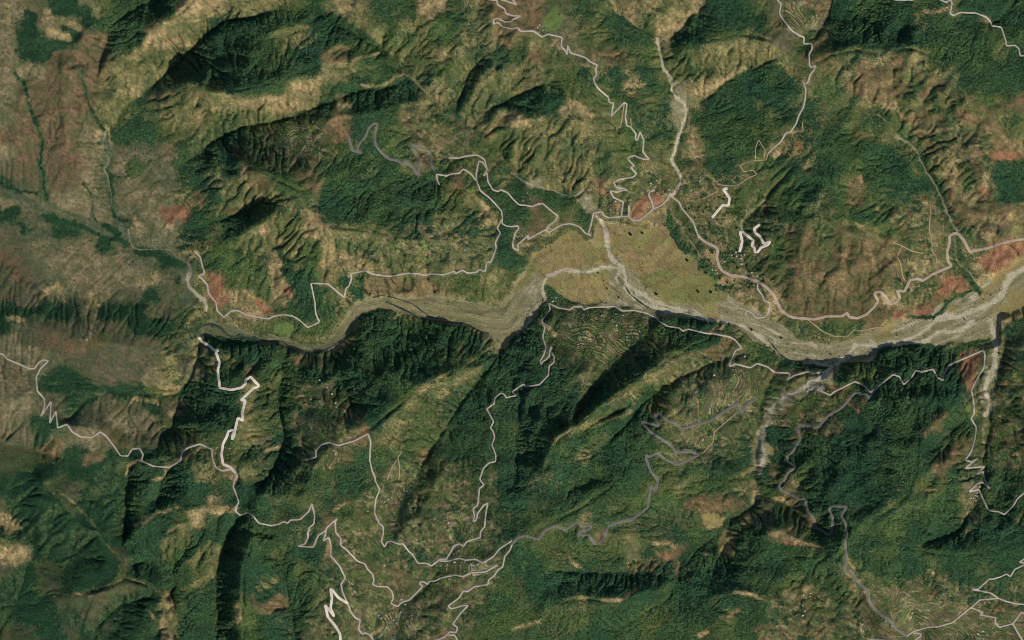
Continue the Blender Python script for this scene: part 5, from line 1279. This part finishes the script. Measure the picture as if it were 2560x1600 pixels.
bank_c = np.array([.040, .052, .025])
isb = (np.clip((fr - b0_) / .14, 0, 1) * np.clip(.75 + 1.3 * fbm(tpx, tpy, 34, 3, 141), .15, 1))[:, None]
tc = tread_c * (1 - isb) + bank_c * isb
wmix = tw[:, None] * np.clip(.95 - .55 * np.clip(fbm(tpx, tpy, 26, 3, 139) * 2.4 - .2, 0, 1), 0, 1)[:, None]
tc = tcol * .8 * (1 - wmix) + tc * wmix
tf = np.stack([inv[:, :-1, :-1], inv[:, 1:, :-1], inv[:, 1:, 1:], inv[:, :-1, 1:]], -1).reshape(-1, 4)
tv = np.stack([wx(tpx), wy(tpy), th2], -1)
# one mesh for each hillside of terraces
blk = np.zeros(terr_cell.shape, int)
TB = [('western terraces between the forest ridges', 0, 900, 0, 800), ('stepped terraces on the northern spurs', 900, 2600, 0, 600),
      ('broad stepped terraces on the south bank facing the plain', 1280, 1620, 700, 1010), ('fan of stepped terraces on the central southern spur', 1620, 1930, 780, 1300),
      ('terraces among the trees on the left southern slope', 0, 900, 800, 1200), ('terraces of the southern villages', 640, 1300, 1180, 1700)]
cxp = X0 + ti * G
cyp = Y0 + tj * G
bid = np.full(len(ti), len(TB))
for k, (lb, x0_, x1_, y0_, y1_) in enumerate(TB):
    m = (bid == len(TB)) & (cxp >= x0_) & (cxp < x1_) & (cyp >= y0_) & (cyp < y1_)
    bid[m] = k
fb = np.repeat(bid, NS * NS)
for k in range(len(TB) + 1):
    f = tf[fb == k]
    if len(f):
        uu, iv = np.unique(f.ravel(), return_inverse=True)
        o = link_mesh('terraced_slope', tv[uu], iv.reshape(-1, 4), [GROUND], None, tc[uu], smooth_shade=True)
        tag(o, TB[k][0] if k < len(TB) else 'terraces in the far right bottom corner', kind='structure')


def ground_at(px, py):
    return bil(hz, (np.asarray(px, float) - X0) / G, (np.asarray(py, float) - Y0) / G)


# ------------------------------------------------------------------ ribbons: roads and channels
def resample(line, step=1.6):
    p = np.array(line, float)
    seg = np.hypot(*np.diff(p, axis=0).T)
    keep = np.concatenate([[True], seg > .3])
    p = p[keep]
    seg = np.hypot(*np.diff(p, axis=0).T)
    s = np.concatenate([[0], np.cumsum(seg)])
    n = max(4, int(s[-1] / step))
    t = np.linspace(0, s[-1], n)
    q = np.stack([np.interp(t, s, p[:, 0]), np.interp(t, s, p[:, 1])], 1)
    for _ in range(2):
        q[1:-1] = q[1:-1] * .5 + (q[:-2] + q[2:]) * .25
    return q


def ribbon(name, line, width, offsets, mats, strips, lift, parent=None, wob=0.0, drop=5.0):
    """Sheet draped on the ground; offsets across (-.5 .. .5), with sides that reach into the ground."""
    q = resample(line)
    t = np.gradient(q, axis=0)
    for _ in range(2):
        t[1:-1] = t[1:-1] * .5 + (t[:-2] + t[2:]) * .25
    ln = np.hypot(t[:, 0], t[:, 1]) + 1e-6
    nx, ny = -t[:, 1] / ln, t[:, 0] / ln
    wv = width * (1 + wob * fbm(q[:, 0], q[:, 1], 22, 2, 151))
    rows_ = []
    cols_ = [offsets[0]] + list(offsets) + [offsets[-1]]
    for k, of in enumerate(cols_):
        x = q[:, 0] + nx * wv * of
        y = q[:, 1] + ny * wv * of
        z = ground_at(x, y) + lift
        if k in (0, len(cols_) - 1):
            z = z - drop
        rows_.append(np.stack([wx(x), wy(y), z], -1))
    n, m = len(q), len(cols_)
    vv = np.stack(rows_, 1).reshape(-1, 3)
    b_ = np.arange(n - 1)[:, None] * m + np.arange(m - 1)[None, :]
    f = np.stack([b_, b_ + 1, b_ + m + 1, b_ + m], -1).reshape(-1, 4)
    st = [strips[0]] + list(strips) + [strips[-1]]
    fm = np.tile(np.array(st), n - 1)
    return link_mesh(name, vv, f, mats, parent, None, fm, True)


M = MATS
nlift = 0
for k, lb, ln in ROADS:
    nlift += 1
    lift = .9 + .05 * (nlift % 9)
    w_ = WID[k]
    if k == 'a':
        o = ribbon('road', ln, w_, (-.5, -.17, .17, .5), [M['road_pale']], (0, 0, 0), lift)
    elif k == 'e':
        o = ribbon('dirt_track', ln, w_, (-.5, 0, .5), [M['road_dirt']], (0, 0), lift, wob=.5)
    else:
        a, b_ = {'b': ('road_white', 'road_casing'), 'c': ('road_grey', 'road_grey_edge'), 'd': ('road_tan', 'road_tan_edge')}[k]
        o = ribbon('road', ln, w_, (-.36, -.12, .12, .36), [M[a]], (0, 0, 0), lift)
        for s in (-1, 1):
            of = (-.5, -.43, -.36) if s < 0 else (.36, .43, .5)
            ribbon('road_shoulder', ln, w_, of, [M[b_]], (0, 0), lift + .35, o)
    tag(o, lb, kind='structure')
for n_, (kd, wd, ln, lb) in enumerate(CHANNELS):
    if kd == 'gravel':
        m = cellchan == n_
        if not m.any():
            continue
        o = from_cells('gravel_channel', m)
    else:
        o = ribbon('river_water', ln, wd * .62, (-.5, -.17, .17, .5), [M['water']], (0, 0, 0), .55 + .05 * (n_ % 8), wob=1.3, drop=3.0)
    tag(o, lb, kind='structure')

# ------------------------------------------------------------------ houses
def prism_house():
    """Walls and an overhanging gabled roof, unit lengths in metres."""
    L, Wd, hgt, rise = 5.0, 3.2, 3.0, 1.8
    wv = [(-L, -Wd, -4), (L, -Wd, -4), (L, Wd, -4), (-L, Wd, -4), (-L, -Wd, hgt), (L, -Wd, hgt), (L, Wd, hgt), (-L, Wd, hgt), (-L, 0, hgt + rise), (L, 0, hgt + rise)]
    wf = [(0, 1, 5, 4), (1, 2, 6, 5), (2, 3, 7, 6), (3, 0, 4, 7), (4, 8, 7), (5, 6, 9)]
    me = bpy.data.meshes.new('wall')
    me.from_pydata(wv, [], wf)
    e, t = .6, .25
    lo = hgt - .32
    top = hgt + rise + .12
    rv = []
    for x in (-L - e, L + e):
        rv += [(x, -Wd - e, lo), (x, 0, top), (x, Wd + e, lo), (x, -Wd - e, lo + t), (x, 0, top + t), (x, Wd + e, lo + t)]
    rf = [(0, 6, 7, 1), (1, 7, 8, 2), (3, 4, 10, 9), (4, 5, 11, 10), (0, 3, 9, 6), (2, 8, 11, 5), (0, 1, 4, 3), (1, 2, 5, 4), (6, 9, 10, 7), (7, 10, 11, 8)]
    mr = bpy.data.meshes.new('roof')
    mr.from_pydata(rv, [], rf)
    return me, mr


wall_me, roof_me = prism_house()
wall_me.materials.append(M['house_wall'])
roofs = []
for nm in ('roof_white', 'roof_white', 'roof_grey', 'roof_blue', 'roof_grey', 'roof_red'):
    r_ = roof_me.copy()
    r_.materials.append(M[nm])
    roofs.append(r_)
VILL = [  # centre px, spread, count, group, place
 (1797, 664, 12, 14, 'houses beside the main road bend', 'small pale roofed house beside the main road bend at the village'),
 (1850, 640, 26, 12, 'houses in the tree grove above the main road', 'small house half hidden in the tree grove above the main road'),
 (1895, 705, 24, 14, 'houses at the road junction', 'small house near the junction of the main road and side lane'),
 (1545, 505, 40, 12, 'houses at the western fields', 'small house by the orange field west of the red ploughed fields'),
 (1640, 470, 36, 12, 'houses above the red fields', 'small house among trees above the red ploughed fields'),
 (1740, 470, 40, 10, 'scattered houses of the upper village', 'small house on the orchard slope of the upper village'),
 (1348, 70, 11, 9, 'houses of the ridge village', 'small white roofed house of the ridge village by the green terraces'),
 (1330, 492, 26, 8, 'houses of the gorge hamlet', 'small house of the hamlet above the gorge stream'),
 (1380, 745, 22, 9, 'houses at the south bank road', 'small house beside the south bank road opposite the plain'),
 (1560, 810, 50, 14, 'houses in the south bank terraces', 'small house scattered over the broad south bank terraces'),
 (1820, 920, 40, 10, 'houses in the central terraces', 'small house on the fan of terraces on the central spur'),
 (830, 990, 60, 14, 'houses on the left southern slope', 'small house among trees and terraces of the left southern slope'),
 (960, 1260, 40, 10, 'houses in the green southern terraces', 'small house in the bright green terraces of the south'),
 (1150, 1380, 60, 18, 'houses of the southern village', 'small house in the dense southern terraces'),
 (1000, 1560, 70, 16, 'houses at the bottom edge', 'small house in the terraces at the bottom edge'),
 (2040, 975, 12, 6, 'houses at the gravel fan', 'small house at the road bend by the gravel fan'),
 (2030, 1490, 14, 10, 'houses of the forest village', 'small house of the village beside a bright green field'),
 (2005, 1530, 22, 8, 'houses of the lower forest village', 'small house just below the bright green forest field'),
 (2440, 1235, 16, 10, 'houses of the eastern side valley', 'small house by the terraces of the eastern side valley'),
 (2200, 1560, 60, 14, 'houses in the corner terraces', 'small house on the terraces beside the wide grey road'),
 (2460, 1585, 34, 14, 'houses of the corner village', 'small house of the village in the bottom right corner'),
 (720, 520, 30, 8, 'houses on the bare hill', 'small house on the mottled bare hilltop at the left'),
 (900, 615, 50, 8, 'houses on the sunny slope', 'small house on the open slope above the long western road'),
 (1150, 620, 40, 8, 'houses above the western road end', 'small house above the eastern end of the western road'),
 (2350, 20, 26, 5, 'houses at the top edge', 'small house in the clearing near the top right forest road'),
 (560, 1120, 40, 8, 'houses below the white road', 'small house in the green fields west of the white road'),
 (2110, 870, 8, 4, 'houses on the river island', 'small white house on the river flats'),
]
random.seed(11)


def clear_of_roads(x, y):
    return not near_road[int((y - Y0) / G), int((x - X0) / G)]


ORD = ['first', 'second', 'third', 'fourth', 'fifth', 'sixth', 'seventh', 'eighth', 'ninth', 'tenth', 'eleventh', 'twelfth', 'thirteenth',
       'fourteenth', 'fifteenth', 'sixteenth', 'seventeenth', 'eighteenth', 'nineteenth', 'twentieth']


def ordinal_labels(items):
    """items: (object, phrase); tells apart those that share a phrase by their order from the left."""
    by = {}
    for o, ph in items:
        by.setdefault(ph, []).append(o)
    for ph, os_ in by.items():
        os_.sort(key=lambda o: o.location.x)
        for k, o in enumerate(os_):
            w = 'leftmost' if k == 0 else ('rightmost' if k == len(os_) - 1 else (ORD[k] + ' from the left' if k < len(ORD) else 'number %d from the left' % (k + 1)))
            o['label'] = ph + ', ' + w if len(os_) > 1 else ph


house_items = []
house_spots = []
for cx, cy, sp, n, grp, lb in VILL:
    k = 0
    tries = 0
    n = max(3, int(n * .7))
    while k < n and tries < 600:
        tries += 1
        x = random.gauss(cx, sp * .55)
        y = random.gauss(cy, sp * .45)
        if not (3 < x < 2557 and 3 < y < 1597) or not clear_of_roads(x, y):
            continue
        if any(abs(x - a) < 6 and abs(y - b) < 6 for a, b in house_spots):
            continue
        house_spots.append((x, y))
        k += 1
        e = bpy.data.objects.new('house', None)
        C.objects.link(e)
        zs = [float(ground_at(x + dx_, y + dy_)) for dx_ in (-2, 0, 2) for dy_ in (-2, 0, 2)]
        e.location = (wx(x), wy(y), max(zs) + .4)
        e.rotation_euler = (0, 0, random.uniform(-.9, .9))
        s_ = random.uniform(.5, .95)
        e.scale = (s_, s_ * random.uniform(.9, 1.15), s_)
        tag(e, lb, 'house', grp)
        house_items.append((e, lb))
        for nm, me in (('wall', wall_me), ('roof', random.choice(roofs))):
            c_ = bpy.data.objects.new(nm, me)
            C.objects.link(c_)
            c_.parent = e

ordinal_labels(house_items)

# ------------------------------------------------------------------ single trees of the plain and the river flats
def tree_meshes(seed):
    r = np.random.default_rng(seed)
    # crown: many leaf clumps spread through the volume, each a small tilted quad
    n = 260
    u_ = r.normal(size=(n, 3))
    u_ /= np.linalg.norm(u_, axis=1)[:, None]
    lob = 1 + .28 * np.sin(3 * np.arctan2(u_[:, 1], u_[:, 0]) + seed) + .15 * np.sin(5 * np.arctan2(u_[:, 1], u_[:, 0]) + 2 * seed)
    rad = (r.uniform(.35, 1, n) ** .5) * lob
    c = u_ * rad[:, None] * np.array([1, 1, .75]) + np.array([0, 0, 1.25])
    d1 = r.normal(size=(n, 3))
    d1 /= np.linalg.norm(d1, axis=1)[:, None]
    d2 = np.cross(d1, r.normal(size=(n, 3)))
    d2 /= np.linalg.norm(d2, axis=1)[:, None]
    s_ = r.uniform(.13, .24, n)[:, None]
    v = np.stack([c + (d1 + d2) * s_, c + (d1 - d2) * s_, c - (d1 + d2) * s_, c - (d1 - d2) * s_], 1).reshape(-1, 3)
    me = bpy.data.meshes.new('crown')
    me.from_pydata(v.tolist(), [], np.arange(n * 4).reshape(n, 4).tolist())
    me.materials.append(M['tree_leaves'])
    # trunk with three limbs
    tv_, tf_ = [], []

    def limb(p0, p1, r0, r1, k=6):
        b = len(tv_)
        for p, rr in ((p0, r0), (p1, r1)):
            for i in range(k):
                a = 2 * math.pi * i / k
                tv_.append((p[0] + rr * math.cos(a), p[1] + rr * math.sin(a), p[2]))
        for i in range(k):
            tf_.append((b + i, b + (i + 1) % k, b + k + (i + 1) % k, b + k + i))
    limb((0, 0, -.3), (0, 0, .7), .10, .07)
    for a in (0.3, 2.4, 4.5):
        limb((0, 0, .65), (.45 * math.cos(a + seed), .45 * math.sin(a + seed), 1.3), .05, .02)
    mt = bpy.data.meshes.new('trunk')
    mt.from_pydata(tv_, [], tf_)
    mt.materials.append(M['tree_bark'])
    return me, mt


tkinds = [tree_meshes(k) for k in range(5)]


def place_tree(x, y, r, label, group):
    e = bpy.data.objects.new('tree', None)
    C.objects.link(e)
    e.location = (wx(x), wy(y), float(ground_at(x, y)) - .3)
    e.rotation_euler = (0, 0, random.uniform(0, 6.28))
    e.scale = (r, r * random.uniform(.85, 1.15), r * random.uniform(.9, 1.2))
    tag(e, label, 'tree', group)
    me, mt = random.choice(tkinds)
    for nm, m_ in (('trunk', mt), ('crown', me)):
        c_ = bpy.data.objects.new(nm, m_)
        C.objects.link(c_)
        c_.parent = e
    return e


SINGLE = [
 (T(2, 1, '1120 705')[0], 9.5, 'larger of the two big dark trees in the middle of the yellow plain'),
 (T(2, 1, '1230 692')[0], 7.5, 'smaller of the two big dark trees in the middle of the yellow plain'),
 (T(2, 1, '1655 950')[0], 9.0, 'dark tree at the green corner of the plain'),
 (T(2, 1, '1830 1070')[0], 8.5, 'dark tree in the green meadow by the main road'),
 (T(2, 1, '1440 620')[0], 6.5, 'dark tree at the foot of the pale dry field'),
 (T(2, 1, '975 695')[0], 4.0, 'small tree beside the gravel channel head'),
 (T(2, 1, '815 1070')[0], 5.5, 'dark tree south of the pale braided channel'),
 (T(2, 1, '900 1215')[0], 5.5, 'dark tree on the southern plain'),
 (T(2, 1, '1010 1300')[0], 6.5, 'dark tree near the south bank road'),
 (T(2, 1, '1365 1270')[0], 8.0, 'broad bush left of the greenest part of the plain'),
 (T(2, 1, '1880 1250')[0], 9.0, 'broad tree right of the ditches in the plain'),
 (T(2, 1, '1760 1245')[0], 8.0, 'broad low bush beside the right hand ditches'),
 (T(2, 1, '320 830')[0], 5.0, 'dark tree in the hedge at the western plain edge'),
 (T(2, 1, '280 830')[0], 5.0, 'leftmost dark tree in the hedge at the western plain edge'),
 (T(2, 1, '365 820')[0], 4.5, 'rightmost dark tree in the hedge at the western plain edge'),
 (T(2, 2, '2265 95')[0], 8.0, 'dark tree alone on the pale river flats by the southern bank'),
 (T(2, 2, '1790 560')[0], 10.0, 'dark round tree on the green bench above the terraces'),
 (T(3, 2, '180 290')[0], 4.0, 'dark tree on the river flats below the gravel channel'),
 (T(3, 2, '590 325')[0], 5.0, 'dark tree on the gravel island near the river crossing'),
 (T(3, 2, '500 320')[0], 3.6, 'small tree on the gravel island left of the larger one'),
 (T(3, 2, '1300 290')[0], 3.6, 'small tree at the shadowed southern river bank'),
 (T(3, 2, '125 170')[0], 7.5, 'tree clump near the channel at the brown hill foot'),
]
for (x, y), r, lb in SINGLE:
    place_tree(x, y, r * .6, lb, 'lone trees of the valley floor')
PATCH = [
 ('plain', 24, (1320, 600, 1860, 790), (1.4, 2.4), 'small trees dotted over the plain', [
  (1400, 640, 'small tree on the western yellow plain'), (1450, 720, 'small tree on the strip of plain above the south road'),
  (1580, 640, 'small tree on the middle of the yellow plain'), (1700, 620, 'small tree on the plain under the village'),
  (1750, 720, 'small tree in the green lower plain'), (1600, 720, 'small tree beside the bright gravel channel')]),
 ('flood', 30, (1900, 720, 2540, 900), (1.7, 2.8), 'small shrubs on the river flats', [
  (1950, 850, 'small shrub on the flats near the road bank'), (2080, 880, 'small shrub on the gravel island'),
  (2200, 850, 'small shrub on the flats under the brown hill'), (2350, 810, 'small shrub on the middle river flats'),
  (2500, 760, 'small shrub on the flats by the right edge')]),
 ('slope', 84, (1690, 470, 1915, 720), (2.2, 4.4), 'orchard trees around the village', [
  (1810, 505, 'orchard tree near the short white road stub'), (1715, 510, 'orchard tree beside the upper village road'),
  (1770, 560, 'orchard tree on the bare slope under the white stub'), (1800, 610, 'orchard tree above the main road bend'),
  (1885, 590, 'orchard tree around the white zigzag road'), (1850, 650, 'orchard tree in the village grove'),
  (1890, 705, 'orchard tree at the road junction'), (1740, 600, 'orchard tree along the stream by the plain')])]
for kind_, n, (xa, ya, xb, yb), (ra, rb), grp, spots in PATCH:
    items = []
    for k in range(n):
        for _ in range(200):
            x, y = random.uniform(xa, xb), random.uniform(ya, yb)
            jx, jy = int((x - X0) / G), int((y - Y0) / G)
            ok_ = plain[jy, jx] if kind_ == 'plain' else (flood[jy, jx] if kind_ == 'flood' else not plain[jy, jx])
            if ok_ and clear_of_roads(x, y):
                break
        ph = min(spots, key=lambda q: (q[0] - x) ** 2 + (q[1] - y) ** 2)[2]
        items.append((place_tree(x, y, random.uniform(ra, rb), ph, grp), ph))
    ordinal_labels(items)

# ------------------------------------------------------------------ forest and scrub: what nobody could count
def scatter_points(n_try, seed, lo, hi, size):
    r = np.random.default_rng(seed)
    x = r.uniform(-90, 2650, n_try)
    y = r.uniform(-90, 1690, n_try)
    gx = (x - X0) / G
    gy = (y - Y0) / G
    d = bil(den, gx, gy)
    cl_n = fbm(x, y, 24, 3, 161, .65)
    keep = r.uniform(0, 1, n_try) < np.clip(d * (1 + 1.5 * cl_n * (d < .85)), 0, 1) * (1 - .75 * (d >= .85) * (fbm(x, y, 34, 4, 171, .7) > .30)) * ((d >= lo) & (d < hi))
    keep &= ~near_road[np.round(gy).astype(int), np.round(gx).astype(int)]
    keep &= ~flat[np.round(gy).astype(int), np.round(gx).astype(int)] | (d > .3)
    x, y, d, gx, gy = x[keep], y[keep], d[keep], gx[keep], gy[keep]
    z = bil(hz, gx, gy)
    s = size * (.55 + .95 * r.uniform(0, 1, len(x)) ** 1.8)
    s *= .75 + .4 * d
    t = r.uniform(.55, 1.5, len(x)) * (1 + .55 * fbm(x, y, 60, 4, 165, .6))
    is_s = (cls[np.round(gy).astype(int), np.round(gx).astype(int)] == CLS.index('s'))
    warm = np.clip(.5 + 1.6 * fbm(x, y, 120, 2, 169), 0, 1) * np.where(d > .85, .45, 1.0)
    ca = np.array([.025, .068, .031])
    cb = np.array([.070, .112, .032])
    tint = (ca[None, :] * (1 - warm[:, None]) + cb[None, :] * warm[:, None]) * t[:, None]
    tint[is_s] = np.array([.018, .052, .024]) * t[is_s][:, None] * .9
    s[is_s] *= .7
    return np.stack([wx(x), wy(y), z - .15 * s], -1), s, tint


def forest_object(name, label, pts, s, tint, lumps, seed):
    me = bpy.data.meshes.new(name)
    me.vertices.add(len(pts))
    me.vertices.foreach_set('co', pts.astype(np.float32).ravel())
    a = me.attributes.new('size', 'FLOAT', 'POINT')
    a.data.foreach_set('value', s.astype(np.float32))
    a = me.attributes.new('tint', 'FLOAT_VECTOR', 'POINT')
    a.data.foreach_set('vector', tint.astype(np.float32).ravel())
    o = bpy.data.objects.new(name, me)
    C.objects.link(o)
    tag(o, label, kind='stuff')
    ng = bpy.data.node_groups.new(name, 'GeometryNodeTree')
    ng.interface.new_socket('Geometry', in_out='INPUT', socket_type='NodeSocketGeometry')
    ng.interface.new_socket('Geometry', in_out='OUTPUT', socket_type='NodeSocketGeometry')
    n, l = ng.nodes, ng.links
    gi = n.new('NodeGroupInput')
    go = n.new('NodeGroupOutput')
    ico = n.new('GeometryNodeMeshIcoSphere')
    ico.inputs['Radius'].default_value = 1.0
    ico.inputs['Subdivisions'].default_value = 2
    # lumpy crown
    nz = n.new('ShaderNodeTexNoise')
    nz.inputs['Scale'].default_value = lumps
    nz.inputs['Detail'].default_value = 2
    sub_ = n.new('ShaderNodeMath')
    sub_.operation = 'SUBTRACT'
    sub_.inputs[1].default_value = .42
    l.new(nz.outputs['Fac'], sub_.inputs[0])
    mul = n.new('ShaderNodeMath')
    mul.operation = 'MULTIPLY'
    mul.inputs[1].default_value = 1.7
    l.new(sub_.outputs[0], mul.inputs[0])
    nor = n.new('GeometryNodeInputNormal')
    vs = n.new('ShaderNodeVectorMath')
    vs.operation = 'SCALE'
    l.new(nor.outputs[0], vs.inputs[0])
    l.new(mul.outputs[0], vs.inputs['Scale'])
    sp_ = n.new('GeometryNodeSetPosition')
    l.new(ico.outputs['Mesh'], sp_.inputs['Geometry'])
    l.new(vs.outputs[0], sp_.inputs['Offset'])
    sm = n.new('GeometryNodeSetMaterial')
    sm.inputs['Material'].default_value = LEAF
    l.new(sp_.outputs[0], sm.inputs['Geometry'])
    iop = n.new('GeometryNodeInstanceOnPoints')
    l.new(gi.outputs[0], iop.inputs['Points'])
    l.new(sm.outputs[0], iop.inputs['Instance'])
    at = n.new('GeometryNodeInputNamedAttribute')
    at.data_type = 'FLOAT'
    at.inputs['Name'].default_value = 'size'
    cmb = n.new('ShaderNodeVectorMath')
    cmb.operation = 'SCALE'
    cmb.inputs[0].default_value = (1, 1, 1.15)
    l.new(at.outputs[0], cmb.inputs['Scale'])
    l.new(cmb.outputs[0], iop.inputs['Scale'])
    rv = n.new('FunctionNodeRandomValue')
    rv.data_type = 'FLOAT_VECTOR'
    rv.inputs['Min'].default_value = (-.25, -.25, 0)
    rv.inputs['Max'].default_value = (.25, .25, 6.283)
    rv.inputs['Seed'].default_value = seed
    l.new(rv.outputs[0], iop.inputs['Rotation'])
    l.new(iop.outputs[0], go.inputs[0])
    md = o.modifiers.new('crowns', 'NODES')
    md.node_group = ng
    return o


pts, s, tint = scatter_points(950000, 5, .55, 2.0, 3.2)
forest_object('forest', 'dense dark green forest covering the shaded mountain slopes', pts, s, tint, 1.3, 3)
print('forest', len(pts))
pts, s, tint = scatter_points(1500000, 6, .03, .55, 2.25)
forest_object('scrub', 'scattered shrubs and small trees speckling the dry slopes', pts, s, tint, 1.6, 9)
print('scrub', len(pts))
